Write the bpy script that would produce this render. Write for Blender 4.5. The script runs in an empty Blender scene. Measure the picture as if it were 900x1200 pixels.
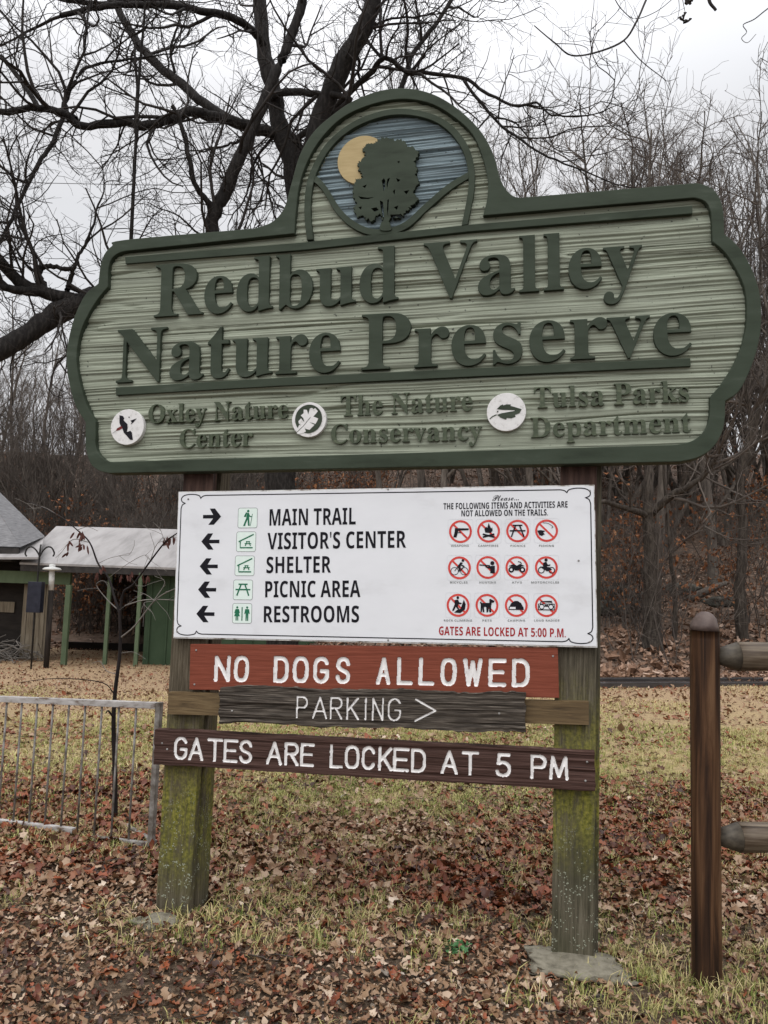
import bpy, math, random
import numpy as np

# ------------------------------------------------------------------ camera, sky, sun, exposure
R = math.radians
scene = bpy.context.scene
col = scene.collection
CAM_H, PITCH, ROLL, FPX = 1.5, R(5.5), R(1.95), 930.0

cam_d = bpy.data.cameras.new('camera')
cam_d.sensor_fit = 'VERTICAL'
cam_d.sensor_height = 24.0
cam_d.lens = 24.0 * FPX / 1200.0
cam_d.clip_start, cam_d.clip_end = 0.05, 2000
cam = bpy.data.objects.new('camera', cam_d)
col.objects.link(cam)
scene.camera = cam
v_fw = np.array([0, math.cos(PITCH), math.sin(PITCH)])
v_u0 = np.array([0, -math.sin(PITCH), math.cos(PITCH)])
v_r0 = np.array([1.0, 0, 0])
v_up = math.cos(ROLL) * v_u0 - math.sin(ROLL) * v_r0
v_rt = math.cos(ROLL) * v_r0 + math.sin(ROLL) * v_u0
CAM = np.array([0, 0, CAM_H])
from mathutils import Matrix, Vector
cam.matrix_world = Matrix(((v_rt[0], v_up[0], -v_fw[0], 0), (v_rt[1], v_up[1], -v_fw[1], 0),
                           (v_rt[2], v_up[2], -v_fw[2], CAM_H), (0, 0, 0, 1)))

SUN_EL, SUN_AZ = R(52), R(200)          # soft overcast light from high behind the camera
world = bpy.data.worlds.new('World')
scene.world = world
world.use_nodes = True
wn, wl = world.node_tree.nodes, world.node_tree.links
wn.clear()
w_out = wn.new('ShaderNodeOutputWorld')
w_bg = wn.new('ShaderNodeBackground')
w_bg.inputs['Strength'].default_value = 0.1
w_sky = wn.new('ShaderNodeTexSky')
w_sky.sky_type = 'NISHITA'
w_sky.sun_disc = False
w_sky.sun_elevation = SUN_EL
w_sky.sun_rotation = SUN_AZ
w_hsv = wn.new('ShaderNodeHueSaturation')
w_hsv.inputs['Saturation'].default_value = 0.0
w_tc = wn.new('ShaderNodeTexCoord')
w_nz = wn.new('ShaderNodeTexNoise')
w_nz.inputs['Scale'].default_value = 2.2
w_nz.inputs['Detail'].default_value = 4
w_map = wn.new('ShaderNodeMapping')
w_map.inputs['Scale'].default_value = (1, 1, 2.4)
w_cl = wn.new('ShaderNodeMapRange')
w_cl.inputs['From Min'].default_value = 0.35
w_cl.inputs['From Max'].default_value = 0.65
w_cl.inputs['To Min'].default_value = 0.0
w_cl.inputs['To Max'].default_value = 1.0
w_sep = wn.new('ShaderNodeSeparateXYZ')
w_el = wn.new('ShaderNodeMapRange')     # an overcast sky is brightest overhead
w_el.inputs['From Min'].default_value = 0.5
w_el.inputs['From Max'].default_value = 1.0
w_el.inputs['To Min'].default_value = 6.4
w_el.inputs['To Max'].default_value = 20.0
w_cloud = wn.new('ShaderNodeMix')
w_cloud.data_type = 'RGBA'
w_cloud.inputs['A'].default_value = (0.91, 0.925, 0.965, 1)
w_cloud.inputs['B'].default_value = (1.03, 1.03, 1.06, 1)
w_mul = wn.new('ShaderNodeVectorMath')
w_mul.operation = 'SCALE'
w_mix = wn.new('ShaderNodeMix')
w_mix.data_type = 'RGBA'
w_mix.inputs['Factor'].default_value = 0.93   # cloud cover over the clear sky
wl.new(w_tc.outputs['Generated'], w_map.inputs['Vector'])
wl.new(w_map.outputs['Vector'], w_nz.inputs['Vector'])
wl.new(w_nz.outputs['Fac'], w_cl.inputs['Value'])
wl.new(w_cl.outputs['Result'], w_cloud.inputs['Factor'])
wl.new(w_tc.outputs['Generated'], w_sep.inputs['Vector'])
wl.new(w_sep.outputs['Z'], w_el.inputs['Value'])
wl.new(w_cloud.outputs['Result'], w_mul.inputs[0])
wl.new(w_el.outputs['Result'], w_mul.inputs['Scale'])
wl.new(w_sky.outputs['Color'], w_hsv.inputs['Color'])
wl.new(w_hsv.outputs['Color'], w_mix.inputs['A'])
wl.new(w_mul.outputs['Vector'], w_mix.inputs['B'])
wl.new(w_mix.outputs['Result'], w_bg.inputs['Color'])
wl.new(w_bg.outputs['Background'], w_out.inputs['Surface'])

sun_d = bpy.data.lights.new('sun', 'SUN')
sun_d.energy = 1.5
sun_d.angle = R(85)
sun_d.color = (1.0, 0.985, 0.96)
sun = bpy.data.objects.new('sun', sun_d)
col.objects.link(sun)
sun_dir = Vector((math.sin(SUN_AZ) * math.cos(SUN_EL), math.cos(SUN_AZ) * math.cos(SUN_EL), math.sin(SUN_EL)))
sun.rotation_euler = sun_dir.to_track_quat('Z', 'Y').to_euler()

vs = scene.view_settings
vs.view_transform = 'Standard'
vs.look = 'None'
vs.exposure = 0.42
vs.gamma = 1.0
vs.use_curve_mapping = False

# ------------------------------------------------------------------ helpers
rnd = random.Random(7)
rng = np.random.default_rng(7)


def ray(px, py):
    return v_fw + v_rt * ((px - 450) / FPX) - v_up * ((py - 600) / FPX)


def at(px, py, Y):
    """the point at distance Y in front of the viewer seen at photo pixel px, py"""
    d = ray(px, py)
    return CAM + d * (Y / d[1])


def hash2(ix, iy, s):
    n = (ix.astype(np.int64) * 374761393 + iy.astype(np.int64) * 668265263 + s * 1274126177) & 0x7fffffff
    n = ((n ^ (n >> 13)) * 1103515245 + 12345) & 0x7fffffff
    n = ((n ^ (n >> 16)) * 1274126177) & 0x7fffffff
    return ((n ^ (n >> 15)) & 0xffff) / 65535.0


def vnoise(x, y, s=0):
    x, y = np.broadcast_arrays(np.asarray(x, float), np.asarray(y, float))
    ix, iy = np.floor(x), np.floor(y)
    fx, fy = x - ix, y - iy
    fx, fy = fx * fx * (3 - 2 * fx), fy * fy * (3 - 2 * fy)
    a, b = hash2(ix, iy, s), hash2(ix + 1, iy, s)
    c, d = hash2(ix, iy + 1, s), hash2(ix + 1, iy + 1, s)
    return (a * (1 - fx) + b * fx) * (1 - fy) + (c * (1 - fx) + d * fx) * fy


def sstep(a, b, x):
    t = np.clip((np.asarray(x, float) - a) / (b - a), 0, 1)
    return t * t * (3 - 2 * t)


def terrain(x, y):
    x, y = np.asarray(x, float), np.asarray(y, float)
    left = sstep(2.5, -4, x)
    dip = -0.55 * sstep(5, 17, y) * left
    y0 = 16.2 + 9.0 * sstep(0, -6, x) + 0.8 * (vnoise(x * .2, x * 0, 5) - .5)
    s = np.clip((y - y0) / (48 - y0), 0, 1)
    hill = 10.0 * (0.75 * s + 0.25 * s * s * (3 - 2 * s))
    hill = hill + sstep(0, .2, s) * ((vnoise(x * .22, y * .3, 3) - .5) * 1.1 + (vnoise(x * .8, y * .9, 4) - .5) * .35)
    near = (vnoise(x * 1.1, y * 1.1, 1) - .5) * .05 * sstep(3.4, 5.5, np.hypot(x * .8, y))
    near = near + (vnoise(x * 6, y * 6, 2) - .5) * .012
    return dip + hill + near


def ground(px, py):
    """the point of the ground seen at photo pixel px, py"""
    d = ray(px, py)
    t = 1.5
    while t < 150:
        p = CAM + d * t
        if p[2] < terrain(p[0], p[1]):
            break
        t *= 1.004
    return p


def tag(o, label=None, cat=None, group=None, kind=None):
    if label: o['label'] = label
    if cat: o['category'] = cat
    if group: o['group'] = group
    if kind: o['kind'] = kind
    return o


def empty(name, loc=(0, 0, 0), rot=(0, 0, 0)):
    o = bpy.data.objects.new(name, None)
    o.empty_display_size = 0.1
    o.location, o.rotation_euler = Vector([float(a) for a in loc]), rot
    col.objects.link(o)
    return o


def mk(name, V, F, mats, parent=None, midx=None, smooth=False, attr=None):
    me = bpy.data.meshes.new(name)
    V = np.asarray(V, dtype=np.float32).reshape(-1, 3)
    if isinstance(F, np.ndarray):
        n, k = F.shape
        me.vertices.add(len(V))
        me.vertices.foreach_set('co', V.ravel())
        me.loops.add(n * k)
        me.loops.foreach_set('vertex_index', F.astype(np.int32).ravel())
        me.polygons.add(n)
        me.polygons.foreach_set('loop_start', np.arange(0, n * k, k, dtype=np.int32))
        me.polygons.foreach_set('loop_total', np.full(n, k, dtype=np.int32))
        me.update(calc_edges=True)
    else:
        me.from_pydata(V.tolist(), [], [list(map(int, f)) for f in F])
        me.update()
    if not isinstance(mats, (list, tuple)): mats = [mats]
    for m in mats: me.materials.append(m)
    if midx is not None: me.polygons.foreach_set('material_index', np.asarray(midx, dtype=np.int32))
    me.polygons.foreach_set('use_smooth', np.full(len(me.polygons), bool(smooth)))
    if attr is not None:
        for nm, a in attr.items():
            at_ = me.attributes.new(nm, 'FLOAT', 'FACE')
            at_.data.foreach_set('value', np.asarray(a, dtype=np.float32))
    me.update()
    o = bpy.data.objects.new(name, me)
    col.objects.link(o)
    if parent is not None: o.parent = parent
    return o


class MB:
    """collects boxes, tubes and polygons into ONE mesh"""
    def __init__(s): s.V, s.F, s.M = [], [], []

    def add(s, V, F, m=0):
        b = len(s.V)
        s.V += [tuple(map(float, v)) for v in V]
        s.F += [[b + i for i in f] for f in F]
        s.M += [m] * len(F)
        return s

    def box(s, x0, x1, y0, y1, z0, z1, m=0, ch=0.0):
        if ch <= 0:
            V = [(x, y, z) for z in (z0, z1) for y in (y0, y1) for x in (x0, x1)]
            return s.add(V, [(0, 2, 3, 1), (4, 5, 7, 6), (0, 1, 5, 4), (2, 6, 7, 3), (0, 4, 6, 2), (1, 3, 7, 5)], m)
        import bmesh
        bm = bmesh.new()
        vv = [bm.verts.new((x, y, z)) for z in (z0, z1) for y in (y0, y1) for x in (x0, x1)]
        for f in [(0, 2, 3, 1), (4, 5, 7, 6), (0, 1, 5, 4), (2, 6, 7, 3), (0, 4, 6, 2), (1, 3, 7, 5)]:
            bm.faces.new([vv[i] for i in f])
        bmesh.ops.bevel(bm, geom=list(bm.edges), offset=ch, segments=2, affect='EDGES', profile=0.6)
        bm.verts.ensure_lookup_table()
        bm.verts.index_update()
        s.add([v.co[:] for v in bm.verts], [[v.index for v in f.verts] for f in bm.faces], m)
        bm.free()
        return s

    def hexa(s, P, m=0):
        """eight corners: front quad (4) then back quad (4), same order"""
        return s.add(P, [(0, 1, 2, 3), (7, 6, 5, 4), (0, 4, 5, 1), (1, 5, 6, 2), (2, 6, 7, 3), (3, 7, 4, 0)], m)

    def tube(s, P, rad, n=8, m=0, cap=True):
        V, F = tube_geo(np.asarray(P, float), np.broadcast_to(np.asarray(rad, float), (len(P),)), n)
        s.add(V, F.tolist() + ([list(range(n))[::-1], [len(V) - n + i for i in range(n)]] if cap else []), m)
        return s

    def lathe(s, prof, c=(0, 0, 0), n=24, m=0):
        V, F = [], []
        for (r_, z) in prof:
            for i in range(n):
                a = 2 * math.pi * i / n
                V.append((c[0] + r_ * math.cos(a), c[1] + r_ * math.sin(a), c[2] + z))
        for j in range(len(prof) - 1):
            for i in range(n):
                k = (i + 1) % n
                F.append((j * n + i, j * n + k, j * n + n + k, j * n + n + i))
        F.append(list(range(n))[::-1])
        F.append([(len(prof) - 1) * n + i for i in range(n)])
        return s.add(V, F, m)

    def build(s, name, mats, parent=None, smooth=False):
        return mk(name, s.V, s.F, mats, parent, s.M, smooth)


def tube_geo(P, rad, n):
    k = len(P)
    T = np.gradient(P, axis=0)
    T /= (np.linalg.norm(T, axis=1, keepdims=True) + 1e-9)
    ref = np.array([0.31, 0.17, 0.93]) if abs(T[0, 2]) < .8 else np.array([0.93, 0.21, 0.1])
    A = np.cross(T, ref)
    A /= (np.linalg.norm(A, axis=1, keepdims=True) + 1e-9)
    B = np.cross(T, A)
    a = np.arange(n) * 2 * np.pi / n
    V = P[:, None, :] + rad[:, None, None] * (np.cos(a)[None, :, None] * A[:, None, :] + np.sin(a)[None, :, None] * B[:, None, :])
    i = np.arange(n)
    j = np.arange(k - 1)[:, None]
    q = np.stack([j * n + i, j * n + (i + 1) % n, (j + 1) * n + (i + 1) % n, (j + 1) * n + i], -1).reshape(-1, 4)
    return V.reshape(-1, 3), q


def tubes_mesh(name, branches, nsides, mats, parent=None, smooth=True):
    """branches: list of (points, radii, level) -> ONE mesh"""
    VV, FF, b = [], [], 0
    for P, r_, lvl in branches:
        V, F = tube_geo(P, r_, nsides[min(lvl, len(nsides) - 1)])
        VV.append(V); FF.append(F + b); b += len(V)
    return mk(name, np.concatenate(VV), np.concatenate(FF), mats, parent, smooth=smooth)


def catmull(P, per=6, closed=False):
    P = np.asarray(P, float)
    n = len(P)
    if closed:
        Q = np.concatenate([P[-1:], P, P[:2]])
        segs = n
    else:
        Q = np.concatenate([2 * P[:1] - P[1:2], P, 2 * P[-1:] - P[-2:-1]])
        segs = n - 1
    out = []
    for i in range(segs):
        p0, p1, p2, p3 = Q[i], Q[i + 1], Q[i + 2], Q[i + 3]
        for k in range(per):
            t = k / per
            out.append(.5 * (2 * p1 + (p2 - p0) * t + (2 * p0 - 5 * p1 + 4 * p2 - p3) * t * t + (3 * p1 - p0 - 3 * p2 + p3) * t ** 3))
    if not closed: out.append(P[-1])
    return np.array(out)


def spline_mixed(pts, per=5):
    """closed outline of (x, y) smooth points and (x, y, 1) sharp corners"""
    n = len(pts)
    sharp = [i for i, p in enumerate(pts) if len(p) > 2]
    if not sharp: return catmull([p[:2] for p in pts], per, True)
    out = []
    for a, b in zip(sharp, sharp[1:] + [sharp[0] + n]):
        seg = [pts[i % n][:2] for i in range(a, b + 1)]
        out.append(catmull(seg, per)[:-1] if len(seg) > 2 else np.array(seg[:1], float))
    return np.concatenate(out)


def inside(poly, x, y):
    poly = np.asarray(poly)
    r_ = np.zeros(np.shape(x), bool)
    x0, y0 = poly[:, 0], poly[:, 1]
    x1, y1 = np.roll(x0, -1), np.roll(y0, -1)
    for a, b, c, d in zip(x0, y0, x1, y1):
        if b == d: continue
        hit = ((b > y) != (d > y)) & (x < (c - a) * (y - b) / (d - b) + a)
        r_ ^= hit
    return r_


def plate(name, loops, off0, off1, mat, parent=None, bevel=0.0):
    """outline loops (with holes) in the sign's plane, from off0 (back) to off1 (front) -> one solid mesh.
    Plane coordinates (u, v) become local (u, -off, v)."""
    cu = bpy.data.curves.new(name, 'CURVE')
    cu.dimensions = '2D'
    cu.fill_mode = 'BOTH'
    cu.extrude = max((off1 - off0) / 2 - bevel, 0.00005)
    cu.bevel_depth = bevel
    cu.bevel_resolution = 1
    cu.offset = -bevel
    for lp in loops:
        sp = cu.splines.new('POLY')
        sp.points.add(len(lp) - 1)
        buf = np.zeros((len(lp), 4), np.float32)
        buf[:, :2] = np.asarray(lp)[:, :2]
        buf[:, 3] = 1
        sp.points.foreach_set('co', buf.ravel())
        sp.use_cyclic_u = True
    tmp = bpy.data.objects.new(name + '_curve', cu)
    col.objects.link(tmp)
    dg = bpy.context.evaluated_depsgraph_get()
    me = bpy.data.meshes.new_from_object(tmp.evaluated_get(dg), depsgraph=dg)
    bpy.data.objects.remove(tmp)
    bpy.data.curves.remove(cu)
    co = np.empty(len(me.vertices) * 3, np.float32)
    me.vertices.foreach_get('co', co)
    co = co.reshape(-1, 3)
    new = np.stack([co[:, 0], -(co[:, 2] + (off0 + off1) / 2), co[:, 1]], 1)
    me.vertices.foreach_set('co', new.astype(np.float32).ravel())
    me.materials.clear()
    me.materials.append(mat)
    me.polygons.foreach_set('material_index', np.zeros(len(me.polygons), np.int32))
    me.polygons.foreach_set('use_smooth', np.zeros(len(me.polygons), bool))
    me.update()
    me.name = name
    o = bpy.data.objects.new(name, me)
    col.objects.link(o)
    if parent is not None: o.parent = parent
    return o


class Flat:
    """flat printed shapes (paint, decals) in a sign's plane, each a hair proud of the one before"""
    def __init__(s, off): s.off, s.V, s.F, s.M, s.k = off, [], [], [], 0

    def poly(s, pts, m=0):
        b = len(s.V)
        o = s.off + s.k * 0.00012
        s.k += 1
        s.V += [(float(p[0]), -o, float(p[1])) for p in pts]
        a = sum(pts[i][0] * pts[(i + 1) % len(pts)][1] - pts[(i + 1) % len(pts)][0] * pts[i][1] for i in range(len(pts)))
        idx = list(range(b, b + len(pts)))
        s.F.append(idx if a > 0 else idx[::-1])
        s.M.append(m)

    def stroke(s, pts, w, m=0, closed=False):
        P = np.asarray(pts, float)
        n = len(P)
        if closed: T = np.roll(P, -1, 0) - np.roll(P, 1, 0)
        else: T = np.gradient(P, axis=0)
        T /= (np.linalg.norm(T, axis=1, keepdims=True) + 1e-12)
        N = np.stack([-T[:, 1], T[:, 0]], 1)
        # miter
        for i in range(n):
            if not closed and i in (0, n - 1): continue
            e = P[(i + 1) % n] - P[i]
            ne = np.array([-e[1], e[0]]) / (np.linalg.norm(e) + 1e-12)
            N[i] /= max(abs(N[i] @ ne), .45)
        A, B = P + N * w / 2, P - N * w / 2
        o = s.off + s.k * 0.00012
        s.k += 1
        b = len(s.V)
        for p, q in zip(A, B):
            s.V += [(p[0], -o, p[1]), (q[0], -o, q[1])]
        for i in range(n if closed else n - 1):
            j = (i + 1) % n
            s.F.append([b + 2 * i + 1, b + 2 * j + 1, b + 2 * j, b + 2 * i])
            s.M.append(m)

    def disc(s, c, r_, m=0, n=20):
        s.poly([(c[0] + r_ * math.cos(2 * math.pi * i / n), c[1] + r_ * math.sin(2 * math.pi * i / n)) for i in range(n)], m)

    def ring(s, c, r_, w, m=0, n=28):
        s.stroke([(c[0] + r_ * math.cos(2 * math.pi * i / n), c[1] + r_ * math.sin(2 * math.pi * i / n)) for i in range(n)], w, m, True)

    def build(s, name, mats, parent=None): return mk(name, s.V, s.F, mats, parent, s.M)


# ------------------------------------------------------------------ materials
def new_mat(name):
    m = bpy.data.materials.new(name)
    m.use_nodes = True
    nt = m.node_tree
    b = nt.nodes['Principled BSDF']
    return m, nt, b


def ramp(nt, stops):
    r_ = nt.nodes.new('ShaderNodeValToRGB')
    el = r_.color_ramp.elements
    while len(el) > 1: el.remove(el[-1])
    el[0].position = stops[0][0]
    el[0].color = (*stops[0][1], 1)
    for p, c in stops[1:]:
        e = el.new(p)
        e.color = (*c, 1)
    return r_


def noise(nt, scale=(1, 1, 1), s=1.0, detail=4, rough=.55, coord='Object', dist=0.0):
    tc = nt.nodes.new('ShaderNodeTexCoord')
    mp = nt.nodes.new('ShaderNodeMapping')
    mp.inputs['Scale'].default_value = scale
    n = nt.nodes.new('ShaderNodeTexNoise')
    n.inputs['Scale'].default_value = s
    n.inputs['Detail'].default_value = detail
    n.inputs['Roughness'].default_value = rough
    n.inputs['Distortion'].default_value = dist
    nt.links.new(tc.outputs[coord], mp.inputs['Vector'])
    nt.links.new(mp.outputs['Vector'], n.inputs['Vector'])
    return n


def mixc(nt, fac, a, b, mode='MIX'):
    m = nt.nodes.new('ShaderNodeMix')
    m.data_type = 'RGBA'
    m.blend_type = mode
    for sock, v in (('Factor', fac), ('A', a), ('B', b)):
        if isinstance(v, (int, float)): m.inputs[sock].default_value = v
        elif isinstance(v, tuple): m.inputs[sock].default_value = (*v, 1)
        else: nt.links.new(v, m.inputs[sock])
    return m.outputs['Result']


def maprange(nt, sock, a, b, c=0, d=1):
    m = nt.nodes.new('ShaderNodeMapRange')
    for k, v in (('From Min', a), ('From Max', b), ('To Min', c), ('To Max', d)): m.inputs[k].default_value = v
    nt.links.new(sock, m.inputs['Value'])
    return m.outputs['Result']


def math_(nt, op, a, b):
    m = nt.nodes.new('ShaderNodeMath')
    m.operation = op
    for i, v in enumerate((a, b)):
        if isinstance(v, (int, float)): m.inputs[i].default_value = v
        else: nt.links.new(v, m.inputs[i])
    return m.outputs[0]


def bump(nt, b, h, strength=.4, dist=.01):
    n = nt.nodes.new('ShaderNodeBump')
    n.inputs['Strength'].default_value = strength
    n.inputs['Distance'].default_value = dist
    nt.links.new(h, n.inputs['Height'])
    nt.links.new(n.outputs['Normal'], b.inputs['Normal'])


def pmat(name, stops, scale=(1, 1, 1), s=5, detail=6, rough=.7, bstr=.3, bdist=.01, spec=.18, coord='Object', dist=0.0):
    m, nt, b = new_mat(name)
    n = noise(nt, scale, s, detail, .6, coord, dist)
    r_ = ramp(nt, stops)
    nt.links.new(n.outputs['Fac'], r_.inputs['Fac'])
    nt.links.new(r_.outputs['Color'], b.inputs['Base Color'])
    b.inputs['Roughness'].default_value = rough
    b.inputs['Specular IOR Level'].default_value = spec
    if bstr: bump(nt, b, n.outputs['Fac'], bstr, bdist)
    return m


def attr_mat(name, stops, attr='tone', rough=.6, spec=.2, trans=0.0):
    m, nt, b = new_mat(name)
    a = nt.nodes.new('ShaderNodeAttribute')
    a.attribute_name = attr
    r_ = ramp(nt, stops)
    nt.links.new(a.outputs['Fac'], r_.inputs['Fac'])
    nt.links.new(r_.outputs['Color'], b.inputs['Base Color'])
    b.inputs['Roughness'].default_value = rough
    b.inputs['Specular IOR Level'].default_value = spec
    return m


def wood_post_mat(name, stops, moss=True, zmoss=(0.05, .95)):
    """weathered timber, grain along Z, green moss and pale lichen low on the front"""
    m, nt, b = new_mat(name)
    g = noise(nt, (34, 34, 1.3), 2.6, 9, .8, dist=.15)
    r_ = ramp(nt, stops)
    nt.links.new(g.outputs['Fac'], r_.inputs['Fac'])
    c = r_.outputs['Color']
    big = noise(nt, (1.6, 1.6, 1.1), 2.2, 3, .5)
    c = mixc(nt, maprange(nt, big.outputs['Fac'], .45, .68, 0, .75), c, (.030, .025, .018))
    if moss:
        tc = nt.nodes.new('ShaderNodeTexCoord')
        sx = nt.nodes.new('ShaderNodeSeparateXYZ')
        nt.links.new(tc.outputs['Object'], sx.inputs['Vector'])
        ms = noise(nt, (11, 11, 2.6), 1.9, 9, .8)
        mid = math_(nt, 'MULTIPLY', maprange(nt, sx.outputs['Z'], zmoss[0], zmoss[0] + .25), maprange(nt, sx.outputs['Z'], zmoss[1], zmoss[1] - .45))
        fac = math_(nt, 'MULTIPLY', maprange(nt, ms.outputs['Fac'], .40, .56), mid)
        sp = noise(nt, (1, 1, 1), 60, 3, .6)
        mc = mixc(nt, maprange(nt, sp.outputs['Fac'], .35, .65), (.075, .078, .012), (.26, .24, .045))
        c = mixc(nt, fac, c, mc)
        al = maprange(nt, sx.outputs['Z'], .9, .1, 0, .4)
        c = mixc(nt, math_(nt, 'MULTIPLY', al, maprange(nt, big.outputs['Fac'], .3, .6)), c, (.045, .052, .022))
        vo = nt.nodes.new('ShaderNodeTexVoronoi')
        vo.inputs['Scale'].default_value = 105
        nt.links.new(tc.outputs['Object'], vo.inputs['Vector'])
        ln = noise(nt, (1, 1, 1), 16, 3, .6)
        lich = math_(nt, 'MULTIPLY', math_(nt, 'LESS_THAN', vo.outputs['Distance'], .32), math_(nt, 'GREATER_THAN', ln.outputs['Fac'], .53))
        lich = math_(nt, 'MULTIPLY', lich, maprange(nt, sx.outputs['Z'], .62, .3))
        c = mixc(nt, lich, c, (.27, .285, .22))
    nt.links.new(c, b.inputs['Base Color'])
    b.inputs['Roughness'].default_value = .8
    b.inputs['Specular IOR Level'].default_value = .15
    bump(nt, b, g.outputs['Fac'], .6, .008)
    return m


M = {}
M['sage'] = None
def sage_mat(name, base, light, dark):
    m, nt, b = new_mat(name)
    g = noise(nt, (1.2, 1.2, 150), 1.0, 8, .75, dist=.1)
    st = noise(nt, (2.5, 2.5, 14), 1.0, 5, .6)
    r_ = ramp(nt, [(.34, dark), (.44, base), (.58, base), (.74, light)])
    nt.links.new(g.outputs['Fac'], r_.inputs['Fac'])
    c = mixc(nt, maprange(nt, st.outputs['Fac'], .35, .7, 0, .35), r_.outputs['Color'], dark)
    sp = noise(nt, (1, 1, 1), 55, 2, .5)
    c = mixc(nt, maprange(nt, sp.outputs['Fac'], .70, .74, 0, .8), c, (.03, .03, .025))
    nt.links.new(c, b.inputs['Base Color'])
    b.inputs['Roughness'].default_value = .7
    b.inputs['Specular IOR Level'].default_value = .25
    bump(nt, b, g.outputs['Fac'], .7, .005)
    return m


M['sage'] = sage_mat('weathered_sage_paint', (.275, .300, .232), (.49, .515, .425), (.050, .052, .039))
M['skyblue'] = sage_mat('painted_sky_blue', (.185, .24, .262), (.37, .42, .43), (.042, .055, .060))
M['green'] = pmat('dark_green_paint', [(.28, (.022, .029, .019)), (.45, (.034, .045, .030)), (.6, (.040, .052, .036)), (.75, (.068, .082, .062))], (1.2, 1.2, 5), 3.2, 10, .68, .3, .003, .16)
M['green_faded'] = pmat('faded_green_paint', [(.3, (.034, .046, .026)), (.55, (.055, .070, .040)), (.8, (.12, .135, .085))], (1, 1, 3), 26, 6, .6, .3, .003, .3)
M['sun'] = pmat('ochre_paint', [(.3, (.33, .25, .12)), (.7, (.42, .325, .17))], (1, 1, 6), 9, 5, .6, .2, .003)
M['badge'] = pmat('white_badge_paint', [(.25, (.38, .37, .35)), (.45, (.62, .61, .60)), (.8, (.68, .67, .66))], (1, 1, 1), 60, 6, .6, .2, .002)
M['black'] = pmat('black_print', [(.3, (.009, .009, .012)), (.7, (.014, .013, .018))], (1, 1, 1), 30, 2, .6, 0, spec=.08)
M['badge_red'] = pmat('dark_red_print', [(.3, (.10, .012, .012)), (.7, (.16, .02, .02))], (1, 1, 1), 40, 2, .5, 0)
M['white'] = pmat('white_enamel_panel', [(.25, (.56, .565, .58)), (.45, (.665, .675, .70)), (.75, (.71, .72, .745))], (1, 1, 2), 3, 9, .5, .04, .002, .2)
M['edge'] = pmat('worn_panel_edge', [(.35, (.16, .13, .10)), (.5, (.55, .54, .52)), (.7, (.66, .66, .65))], (1, 1, 1), 22, 6, .7, .2, .002)
M['red'] = pmat('red_print', [(.3, (.50, .045, .04)), (.7, (.60, .075, .06))], (1, 1, 1), 60, 2, .5, 0)
M['darkred'] = pmat('deep_red_print', [(.3, (.28, .012, .016)), (.7, (.36, .02, .022))], (1, 1, 1), 60, 2, .5, 0)
M['pgreen'] = pmat('green_print', [(.3, (.012, .12, .06)), (.7, (.02, .15, .08))], (1, 1, 1), 60, 2, .5, 0)
M['pale'] = pmat('pale_green_print', [(.3, (.64, .74, .69)), (.7, (.68, .77, .72))], (1, 1, 1), 60, 2, .5, 0)
M['grey'] = pmat('grey_print', [(.3, (.20, .21, .21)), (.7, (.25, .26, .26))], (1, 1, 1), 60, 2, .5, 0)
M['faint'] = pmat('faint_grey_print', [(.3, (.58, .59, .62)), (.7, (.62, .63, .66))], (1, 1, 1), 60, 2, .5, 0)
M['rust_red'] = pmat('rust_red_stain', [(.22, (.10, .025, .015)), (.42, (.165, .042, .024)), (.62, (.20, .053, .031)), (.85, (.25, .075, .045))], (1.5, 1, 40), 5, 8, .7, .35, .003, .18)
M['plank_grey'] = pmat('weathered_dark_plank', [(.3, (.010, .008, .007)), (.45, (.040, .033, .027)), (.56, (.080, .066, .053)), (.72, (.19, .165, .14))], (2.0, 1, 62), 4, 9, .8, .8, .006, .15, dist=.15)
M['plank_brown'] = pmat('dark_brown_stained_plank', [(.3, (.016, .008, .006)), (.5, (.055, .029, .023)), (.7, (.105, .062, .052))], (1.2, 1, 75), 4, 8, .75, .6, .004, .15)
M['route_white'] = pmat('white_groove_paint', [(.25, (.40, .38, .37)), (.42, (.70, .68, .67)), (.8, (.80, .79, .78))], (1, 1, 1), 45, 5, .6, .1, .002)
M['crossbar'] = pmat('brown_crossbar_wood', [(.25, (.045, .028, .012)), (.5, (.11, .072, .033)), (.75, (.17, .12, .06))], (1.3, 2, 18), 3.5, 8, .65, .4, .004, .3, dist=1.2)
M['post'] = wood_post_mat('mossy_post_wood', [(.30, (.012, .009, .006)), (.44, (.064, .051, .034)), (.56, (.118, .098, .069)), (.72, (.22, .195, .15))])
M['post_r'] = wood_post_mat('mossy_post_wood_right', [(.30, (.013, .011, .008)), (.44, (.062, .053, .037)), (.56, (.115, .10, .072)), (.72, (.23, .205, .157))], zmoss=(.32, 1.2))
M['post_red'] = pmat('red_brown_post_stain', [(.3, (.018, .010, .008)), (.5, (.062, .034, .026)), (.7, (.12, .072, .056))], (10, 10, 1), 3, 7, .75, .5, .005, .25)
M['steel'] = pmat('dull_steel_bolt', [(.3, (.12, .11, .10)), (.7, (.35, .34, .33))], (1, 1, 1), 60, 3, .45, .2, .001)
M['bark_dark'] = pmat('wet_dark_bark', [(.25, (.006, .005, .005)), (.5, (.016, .014, .013)), (.72, (.038, .034, .031)), (.88, (.085, .08, .072))], (5, 5, 1.5), 4, 8, .8, .8, .03, .12)
M['twig_dark'] = pmat('dark_twig_bark', [(.3, (.012, .010, .009)), (.7, (.038, .032, .029))], (1, 1, 1), 3, 3, .8, 0)
M['bark_grey'] = pmat('grey_brown_bark', [(.25, (.035, .029, .024)), (.5, (.095, .079, .066)), (.75, (.17, .148, .126))], (4, 4, .8), 3, 7, .85, .6, .03, .2)
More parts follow.
